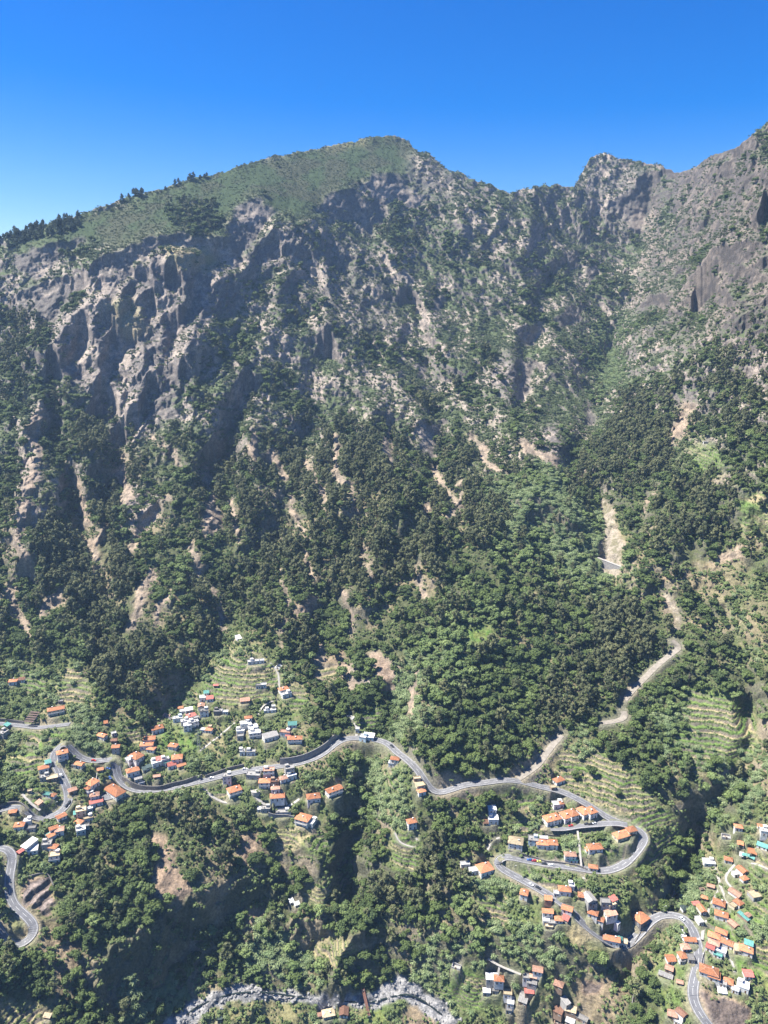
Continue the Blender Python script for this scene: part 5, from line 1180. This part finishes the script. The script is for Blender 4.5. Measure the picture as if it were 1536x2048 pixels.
for kind, nv, mm in (('broad', 6, M_brd), ('euc', 5, M_euc), ('pine', 3, M_pine), ('shrub', 4, M_shr), ('brush', 4, M_brush), ('cane', 3, M_cane)):
    lst = []
    for i in range(nv):
        V, F = crown(100 + i * 7 + len(kind), kind)
        me = bpy.data.meshes.new("crown"); me.from_pydata(V.tolist(), [], F); mm = M_brl if kind == 'broad' and i > 3 else mm; me.materials.append(mm); me.update()
        if kind in ('broad', 'euc', 'pine'):
            tb = trunk(kind, float(V[:, 2].max()), random.Random(i)); tme = bpy.data.meshes.new("trunk"); tme.from_pydata(tb.v, [], tb.f); tme.materials.append(M_bark)
            n = len(V); both = bpy.data.meshes.new("tree"); both.from_pydata(V.tolist() + tb.v, [], F + [tuple(a + n for a in f) for f in tb.f]); both.materials.append(mm); both.materials.append(M_bark)
            both.polygons.foreach_set("material_index", [0] * len(F) + [1] * len(tb.f)); both.update()
        else: tme, both = None, me
        lst.append((me, tme, both))
    KINDS_[kind] = lst
vine = MB()
rgv = np.random.default_rng(3); Vv, Fv = leaves(np.array([0, 0, .5]), .75, 26, .3, rgv, .8); cv, cf = core(np.array([0, 0, .45]), .7, rgv, .8)
vme = bpy.data.meshes.new("crop"); vme.from_pydata(Vv.tolist() + cv.tolist(), [], Fv + [tuple(a + len(Vv) for a in f) for f in cf]); vme.materials.append(M_vine); KINDS_['vine'] = [(vme, None, vme)]
rgb = np.random.default_rng(5); bl = []
for i in range(3):
    mb = MB(); mb.ball((0, 0, .3), 1, 1.2, .9, .7, 5, 7); v = np.array(mb.v); v += rgb.normal(size=v.shape) * .14
    me = bpy.data.meshes.new("boulder"); me.from_pydata(v.tolist(), [], mb.f); me.materials.append(M_bould); bl.append((me, None, me))
KINDS_['boulder'] = bl
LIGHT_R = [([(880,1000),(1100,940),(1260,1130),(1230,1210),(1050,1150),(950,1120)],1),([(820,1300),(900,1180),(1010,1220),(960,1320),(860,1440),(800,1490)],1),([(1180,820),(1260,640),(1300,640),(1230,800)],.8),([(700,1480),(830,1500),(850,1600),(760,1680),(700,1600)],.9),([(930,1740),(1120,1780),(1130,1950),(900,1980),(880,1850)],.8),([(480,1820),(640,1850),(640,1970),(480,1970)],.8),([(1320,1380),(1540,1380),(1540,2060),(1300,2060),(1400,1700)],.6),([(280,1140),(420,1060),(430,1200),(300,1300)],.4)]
def picks(kind, pts, u, v, rg):
    n = len(KINDS_[kind]); p = rg.integers(0, n, len(pts))
    if kind == 'broad':
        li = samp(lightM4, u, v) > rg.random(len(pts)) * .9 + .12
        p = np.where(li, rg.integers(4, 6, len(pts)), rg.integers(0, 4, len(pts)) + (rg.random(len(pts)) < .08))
    return p.astype(np.int32)
lightM4 = regions(LIGHT_R, 16)
def scatter(name, kind, pts, scl, label=None, pick=None):
    """one countless mass: points that carry copies of the plants of one kind"""
    col = bpy.data.collections.new(name + "_kinds")
    for i, (a, b, both) in enumerate(KINDS_[kind]): col.objects.link(bpy.data.objects.new("%s_kind_%02d" % (kind, i), both))
    n = len(pts); me = bpy.data.meshes.new(name); me.vertices.add(n); me.vertices.foreach_set("co", np.asarray(pts, np.float32).ravel())
    rg = np.random.default_rng(n + 1); rot = np.zeros((n, 3), np.float32); rot[:, 2] = rg.random(n) * 6.283; rot[:, :2] = rg.normal(size=(n, 2)) * .06
    me.attributes.new("turn", 'FLOAT_VECTOR', 'POINT').data.foreach_set("vector", rot.ravel())
    me.attributes.new("size", 'FLOAT', 'POINT').data.foreach_set("value", np.asarray(scl, np.float32))
    me.attributes.new("pick", 'INT', 'POINT').data.foreach_set("value", rg.integers(0, len(KINDS_[kind]), n).astype(np.int32) if pick is None else pick)
    me.update()
    o = bpy.data.objects.new(name, me); COL.objects.link(o); o["kind"] = "stuff"
    if label: o["label"] = label
    ng = bpy.data.node_groups.new(name, 'GeometryNodeTree'); ng.interface.new_socket("Geometry", in_out='INPUT', socket_type='NodeSocketGeometry'); ng.interface.new_socket("Geometry", in_out='OUTPUT', socket_type='NodeSocketGeometry')
    gi, go = ng.nodes.new("NodeGroupInput"), ng.nodes.new("NodeGroupOutput"); ip = ng.nodes.new("GeometryNodeInstanceOnPoints"); ci = ng.nodes.new("GeometryNodeCollectionInfo")
    ci.inputs["Collection"].default_value = col; ci.inputs["Separate Children"].default_value = True; ci.inputs["Reset Children"].default_value = True
    def na(nm, ty): a = ng.nodes.new("GeometryNodeInputNamedAttribute"); a.data_type = ty; a.inputs["Name"].default_value = nm; return a.outputs["Attribute"]
    e2 = ng.nodes.new("FunctionNodeEulerToRotation")
    ng.links.new(gi.outputs[0], ip.inputs["Points"]); ng.links.new(ci.outputs[0], ip.inputs["Instance"]); ip.inputs["Pick Instance"].default_value = True
    ng.links.new(na("pick", 'INT'), ip.inputs["Instance Index"]); ng.links.new(na("turn", 'FLOAT_VECTOR'), e2.inputs[0]); ng.links.new(e2.outputs[0], ip.inputs["Rotation"]); ng.links.new(na("size", 'FLOAT'), ip.inputs["Scale"])
    ng.links.new(ip.outputs[0], go.inputs[0])
    md = o.modifiers.new("plants", 'NODES'); md.node_group = ng
    return o
# where they grow -------------------------------------------------------------------------
EUC_R = [([(60,1080),(200,960),(260,1000),(250,1150),(330,1250),(420,1150),(560,1200),(480,1300),(330,1420),(190,1400),(150,1290),(90,1230)],.9),([(400,880),(760,850),(800,900),(800,1000),(900,1050),(880,1200),(620,1200),(480,1180),(380,1000)],.85),([(880,900),(1000,920),(1020,1040),(960,1110),(860,1050)],.9),
 ([(1120,960),(1250,800),(1560,660),(1560,900),(1380,850),(1330,960),(1220,1000)],.85),([(1220,1200),(1350,1250),(1290,1330),(1230,1420),(1100,1480),(1060,1430),(1150,1320)],.85),([(740,1700),(900,1700),(930,1800),(760,1830)],.95),([(310,1580),(440,1600),(430,1690),(330,1670)],.9),([(150,850),(220,870),(240,1000),(160,1000)],.8),([(1340,980),(1500,950),(1500,1120),(1330,1130)],.6),
 ([(780,1010),(900,1020),(870,1150),(760,1130)],.8),([(250,850),(320,880),(310,970),(240,960)],.9),([(0,600),(80,640),(90,780),(0,800)],.6),([(760,760),(880,770),(880,850),(800,840)],.7),([(1300,1000),(1536,1000),(1536,1130),(1300,1130)],.5),([(420,1700),(480,1690),(480,1790),(420,1790)],.6),([(600,1330),(560,1240),(640,1240)],.5)]
CANE_R = [([(960,980),(1080,960),(1190,1050),(1260,1150),(1180,1180),(1050,1090),(980,1060)],.85),([(795,1340),(850,1300),(860,1400),(830,1490),(780,1470)],.8),([(700,1500),(790,1520),(830,1600),(800,1680),(770,1660),(720,1590)],.75),([(930,1740),(1040,1770),(1040,1800),(960,1790),(900,1800)],.9),([(1030,1850),(1120,1870),(1130,1950),(1000,1920),(960,1870)],.7),([(560,1830),(590,1900),(640,1960),(520,1960),(490,1900)],.85),
 ([(900,1880),(1000,1900),(960,1950),(840,1970),(800,1930)],.8),([(1120,1500),(1170,1470),(1190,1500),(1150,1540)],.8),([(1330,1420),(1400,1430),(1400,1520),(1330,1520)],.7),([(1400,1500),(1536,1500),(1520,1640),(1420,1640)],.5),([(1200,650),(1260,640),(1240,760),(1190,800)],.6),([(880,1300),(980,1280),(960,1340),(880,1400)],.5),([(230,1960),(330,1960),(400,1990),(330,2040),(230,2040)],.8),([(1050,950),(1110,940),(1200,1030),(1190,1060)],.8),([(130,1440),(200,1430),(200,1500),(150,1500)],.5),([(850,1940),(920,1960),(900,2040),(860,1990)],.6),([(1290,1400),(1330,1400),(1330,1450),(1290,1450)],.5),([(1380,1760),(1410,1780),(1370,1880),(1340,1900)],.6),([(330,2010),(440,1990),(500,2005),(420,2050),(330,2060)],.5)]
DENSE_R = [([(500,1190),(640,1190),(760,1350),(760,1480),(660,1470),(620,1400),(570,1310),(480,1250)],1),([(860,1180),(1230,1190),(1240,1420),(1090,1500),(1020,1550),(900,1560),(850,1480)],1),([(110,1690),(200,1640),(300,1640),(300,1800),(180,1880),(110,1820)],1),([(560,1640),(740,1600),(740,1830),(560,1830)],.8),([(880,1580),(1000,1580),(1000,1720),(880,1900),(850,1700)],1),([(1150,1340),(1390,1300),(1390,1440),(1330,1590),(1200,1480)],1),([(1290,1640),(1400,1600),(1380,1740),(1270,1850),(1200,1780)],.8),([(0,1150),(200,1150),(260,1420),(0,1330)],1),([(1130,1870),(1250,1900),(1230,1960),(1110,1940)],1),([(0,1780),(120,1860),(60,1900),(0,1900)],.5),([(250,1580),(620,1650),(560,1760),(400,1660),(260,1660)],.8),
 ([(1120,970),(1185,890),(1260,800),(1380,720),(1570,640),(1570,1010),(1150,1010)],1),([(740,1850),(960,1860),(960,1900),(740,1895)],1),([(1350,1650),(1400,1640),(1390,1770),(1290,1900),(1250,1930),(1260,1860)],.9),([(690,1600),(760,1600),(740,1740),(680,1760)],.9),
 ([(70,770),(200,800),(230,980),(160,1040),(100,900)],.9),([(0,600),(85,640),(95,760),(0,860)],1),([(780,430),(840,450),(830,500),(770,480)],.9),([(1380,1150),(1500,1190),(1500,1330),(1360,1290)],.5)]
# cell sizes on the ground (plan area per mesh cell)
pa = np.abs(np.gradient(XX, axis=1) * np.gradient(YY, axis=0) - np.gradient(YY, axis=1) * np.gradient(XX, axis=0))
blk = np.clip(np.maximum(ROADM, PADM), 0, 1) > .55; blk |= (gravM > .3) | (streamM > .45) | (clearM > .5) | (bareM > .65) | (soilM > 1.15)
def clear_front(m, px):                           # keep tall growth off the roads and houses and just below them
    out = m.copy(); c = m.copy()
    for _ in range(int(px)):                     # rows run upward: shift towards the bottom
        c = np.roll(c, -1, 0); out |= c
    return out
blkT, blkE = clear_front(blk, 7), clear_front(blk, 12)
eucP, caneP, denseP = (samp(regions(r, 12), MU, MV) for r in (EUC_R, CANE_R, DENSE_R)); eucP = eucP * (.45 + .5 * sstep(.42, .58, fbm(XX / 55, YY / 55, ZZ / 55, 2, 621)))
g1 = fbm(XX / 40, YY / 40, ZZ / 40, 3, 601); g2 = fbm(XX / 13, YY / 13, ZZ / 13, 2, 611)
forest = sstep(800, 1010, MV + 260 * (g1 - .5)) * (.10 + .90 * sstep(.43, .52, g1 * .65 + g2 * .35 + .03))
forest = np.maximum(forest * (1 - .93 * np.clip(openM, 0, 1)), denseP * (1 - .6 * openM) * .95)
forest *= (1 - np.clip(soilM, 0, 1)) * (1 - .9 * TERM) * (1 - .9 * np.clip(greenM, 0, 1) * sstep(1400, 1500, MV)) * (1 - .85 * dryM) * (1 - .9 * gravM)
forest *= (1 - .82 * sstep(.45, .8, cragM)) * (1 - .95 * sstep(.15, .45, bareM)) * sstep(.16, .40, SL) * (1 - .8 * np.clip(rockM * (1 - denseP), 0, 1))
forest = np.maximum(forest, sstep(.56, .64, g1) * .5 * up * (1 - moor) * (1 - np.clip(cragM + rockM, 0, 1)))
forest = np.maximum(forest, poly_m if (poly_m := samp(regions([([(330,410),(420,400),(440,450),(400,470),(340,440)],.7),([(760,440),(830,440),(840,500),(780,490)],.8)], 8), MU, MV)) is not None else 0)
forest *= sstep(10, 26, MV - vs[None]) 
def drop(dens, seed):
    lam = np.clip(dens, 0, None) * pa; rg = np.random.default_rng(seed); k = rg.poisson(np.clip(lam, 0, 4))
    i, j = np.nonzero(k); rep = k[i, j]; i, j = np.repeat(i, rep), np.repeat(j, rep)
    fi, fj = np.clip(i + rg.random(len(i)) - .5, 0, NR - 1.01), np.clip(j + rg.random(len(i)) - .5, 0, len(mu) - 1.01)
    a, b = fi.astype(int), fj.astype(int); p, q = (fi - a)[:, None], (fj - b)[:, None]
    Pn = (Pg2[a, b] * (1 - q) + Pg2[a, b + 1] * q) * (1 - p) + (Pg2[a + 1, b] * (1 - q) + Pg2[a + 1, b + 1] * q) * p
    return Pn, MU[a, b], MV[a, b]
Pg2 = np.stack([XX, YY, ZZ], -1)
rgt = np.random.default_rng(77)
TREES = {}
small_cane = np.clip(caneP * 1.15, 0, 1) * sstep(.35, .5, g2 + .12)
dB = forest * (1 - np.clip(eucP, 0, 1)) * (1 - .9 * small_cane) / 25.0; dB = np.maximum(dB, np.clip(openM, 0, 1) * (1 - up) * sstep(.48, .60, g1 * .5 + g2 * .5) / 45.0 * (1 - np.clip(dryM + soilM + TERM + gravM, 0, 1)) * (1 - .8 * np.clip(greenM, 0, 1))); dB[blkT] = 0
dE = forest * np.clip(eucP, 0, 1) / 22.0; dE = np.maximum(dE, forest * .08 / 26); dE[blkE] = 0
GROUPZ = [(0, 420, 1640, 2300, 'below the left village beside the dark cliff'), (420, 740, 1640, 2300, 'on the wooded cliffs above the river'), (740, 1010, 1560, 2300, 'in the ravine wood left of the right hairpin'), (1010, 1300, 1690, 2300, 'among the houses inside the right road loop'), (1300, 1700, 1640, 2300, 'among the gardens of the right village'),
          (0, 460, 1300, 1640, 'around the left village roads'), (460, 800, 1300, 1640, 'around the terraced middle spur'), (800, 1120, 1200, 1570, 'on the wooded hill behind the right road'), (1010, 1700, 1100, 1700, 'on the slope of terraces right of the wooded hill')]
def zone(u, v):
    for a, b, c, d, s in GROUPZ:
        if a <= u < b and c <= v < d: return s
    return 'on the lower mountain slope'
def place_trees(kind, dens, seed, nm, lab0, smin, smax, mass, masslab):
    P, u, v = drop(dens, seed); s = (smin + (smax - smin) * rgt.random(len(P)) ** 1.3) * (.69 + .40 * fbm(P[:, 0] / 60, P[:, 1] / 60, P[:, 2] / 60, 2, 631)) * np.where(gsamp(openM, u, v) > .4, .62, 1.0); inv = (u > 0) & (u < 1536) & (v < 2046)
    order = np.argsort(np.where(inv, P[:, 1] / s, 1e9))[:300]; ind = np.zeros(len(P), bool); ind[order] = True; ind &= inv
    pk = picks(kind, P, u, v, rgt)
    for i in np.nonzero(ind)[0]:
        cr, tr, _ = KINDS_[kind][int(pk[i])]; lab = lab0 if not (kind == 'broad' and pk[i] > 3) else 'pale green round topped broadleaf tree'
        e = empty(nm, P[i], float(rgt.random() * 6.28)); e.scale = (s[i],) * 3; z = zone(u[i], v[i])
        tag(e, lab + ' ' + z, 'tree', lab.split(' with ')[0] + ' trees ' + z)
        inst('crown', cr, e, (0, 0, 0)); inst('trunk', tr, e, (0, 0, 0))
    scatter(mass, kind, P[~ind], s[~ind], masslab, pk[~ind]); print(nm, len(P))
place_trees('broad', dB, 11, 'broadleaf_tree', 'dark green round topped broadleaf tree', .55, 1.7, 'forest', 'dark green broadleaf forest covering the valley slopes')
place_trees('euc', dE, 12, 'eucalyptus_tree', 'tall olive grey eucalyptus tree', .65, 1.6, 'eucalyptus_forest', 'olive grey eucalyptus woods on the lower mountain slopes')
# pines standing along the left crest
pr = np.random.default_rng(9)
for i in range(150):
    u = pr.uniform(15, 160) if i < 125 else (pr.uniform(235, 285) if i < 135 else (pr.uniform(330, 420) if i < 144 else pr.uniform(0, 40)))
    v = np.interp(u, mu, vs) + pr.uniform(1, 30 if i < 125 else 6); c = at(u, v); k = int(pr.integers(0, 3)); s = pr.uniform(.5, .95)
    e = empty('pine_tree', c, float(pr.random() * 6)); e.scale = (s,) * 3
    e.scale.x *= 1.25; e.scale.y *= 1.25
    tag(e, 'dark pine tree standing on the left skyline ridge' if u < 200 else 'small dark pine standing alone along the middle of the left crest', 'tree', 'pines along the left skyline' if u < 200 else 'lone pines along the crest')
    inst('crown', KINDS_['pine'][k][0], e, (0, 0, 0)); inst('trunk', KINDS_['pine'][k][1], e, (0, 0, 0))
# heath and brush
shr = (up * (.25 + .75 * sstep(.40, .56, n2 * .4 + n1 * .6 + .04)) / 9.0 * (1 - np.where(MU > 1230, .35, .75) * rk) * (1 - .3 * moor) + (1 - up) * (.9 / 12 + np.clip(openM, 0, 1) * .11 * sstep(.36, .52, g2))) * (1 - np.clip(soilM, 0, 1) * .9) * (1 - .85 * dryM) * (1 - np.where(MV > 1500, .35, .95) * sstep(.5, .9, cragM)) * sstep(.12, .34, SL)
shr *= (1 - .97 * TERM) * (1 - .6 * np.clip(greenM, 0, 1)); shr = np.maximum(shr, cragM * (MV > 1500) * sstep(.40, .55, g2) * .12); shr[blk] = 0
P, u, v = drop(shr, 13); lw = v + 150 * (rgt.random(len(v)) - .5) > 1000; scatter('brushwood', 'brush', P[lw], rgt.uniform(.6, 1.7, int(lw.sum())), 'yellow green brush filling gaps between trees and gardens'); P, u, v = P[~lw], u[~lw], v[~lw]
scatter('shrubbery', 'shrub', P, rgt.uniform(.6, 1.5, len(P)) * np.where(v < 900, 1.25, 1.0) * (1 - .5 * gsamp(moor, u, v)), 'low heath and brush spread over the mountain sides'); print('shrubs', len(P))
dC = small_cane / 5.0 * (1 - .7 * TERM); dC = np.maximum(dC, np.clip(openM, 0, 1) * (1 - up) * sstep(.52, .62, g2) / 22.0 * (1 - np.clip(dryM + soilM, 0, 1))); dC[clear_front(blk, 2)] = 0
P, u, v = drop(dC, 14); scatter('cane_undergrowth', 'cane', P, rgt.uniform(.5, 1.1, len(P)), 'pale green giant cane thickets by the roads, gullies and river'); print('cane', len(P))
dV = EDGE * (.55 + .45 * sstep(.4, .6, stepn)) / 1.0 * (1 - .75 * dryM); dV = np.maximum(dV, np.clip(greenM, 0, 1) * (1 - up) / 8 * sstep(.42, .55, g2)); dV[blk] = 0
P, u, v = drop(dV, 15); scatter('crop_foliage', 'vine', P, rgt.uniform(.4, .8, len(P)), 'vines and crops on the garden terraces'); print('crops', len(P))
dR = np.clip(gravM, 0, 1) / 3.0; P, u, v = drop(dR, 16); scatter('river_gravel', 'boulder', P, .25 + 1.3 * rgt.random(len(P)) ** 3, 'grey boulders filling the river bed'); print('boulders', len(P))
# ------------------------------------------------------------------ river water and the hazy air
rp = resample(track([(372,2030),(400,2010),(455,1990),(520,1984),(600,1994),(690,2002),(730,2006),(775,1996),(815,1988),(850,2004),(885,2030)], 8), 2.0); wb = MB(); strip(wb, *ribbon(rp, -.6, .6, .22), .5)
M_water = mat("river water", (.02, .03, .032), .12, .5); noise_tint(M_water, 1.2, .6, 1.2, 3, bump=.4, dist=.1)
tag(wb.build('river_water', M_water), kind='structure')
hb = MB(); zl, zh = float(ZA.min()) - 1.0, max(float(ZA.max()) + 25, 20.0)
hb.box(float(XA.min()) - 40, float(XA.max()) + 40, -25, float(YA.max()) + 40, zl, zh)
M_haze = bpy.data.materials.new("haze"); M_haze.use_nodes = True; nt = M_haze.node_tree
for n in list(nt.nodes):
    if n.type == 'BSDF_PRINCIPLED': nt.nodes.remove(n)
pv = nd(M_haze, "ShaderNodeVolumePrincipled"); pv.inputs["Color"].default_value = (.45, .68, 1.0, 1); pv.inputs["Density"].default_value = HAZE; pv.inputs["Anisotropy"].default_value = .2
nt.links.new(pv.outputs[0], nt.nodes["Material Output"].inputs["Volume"])
hz = hb.build('haze', M_haze); hz["kind"] = "stuff"; hz["label"] = "thin blue haze filling the valley air"
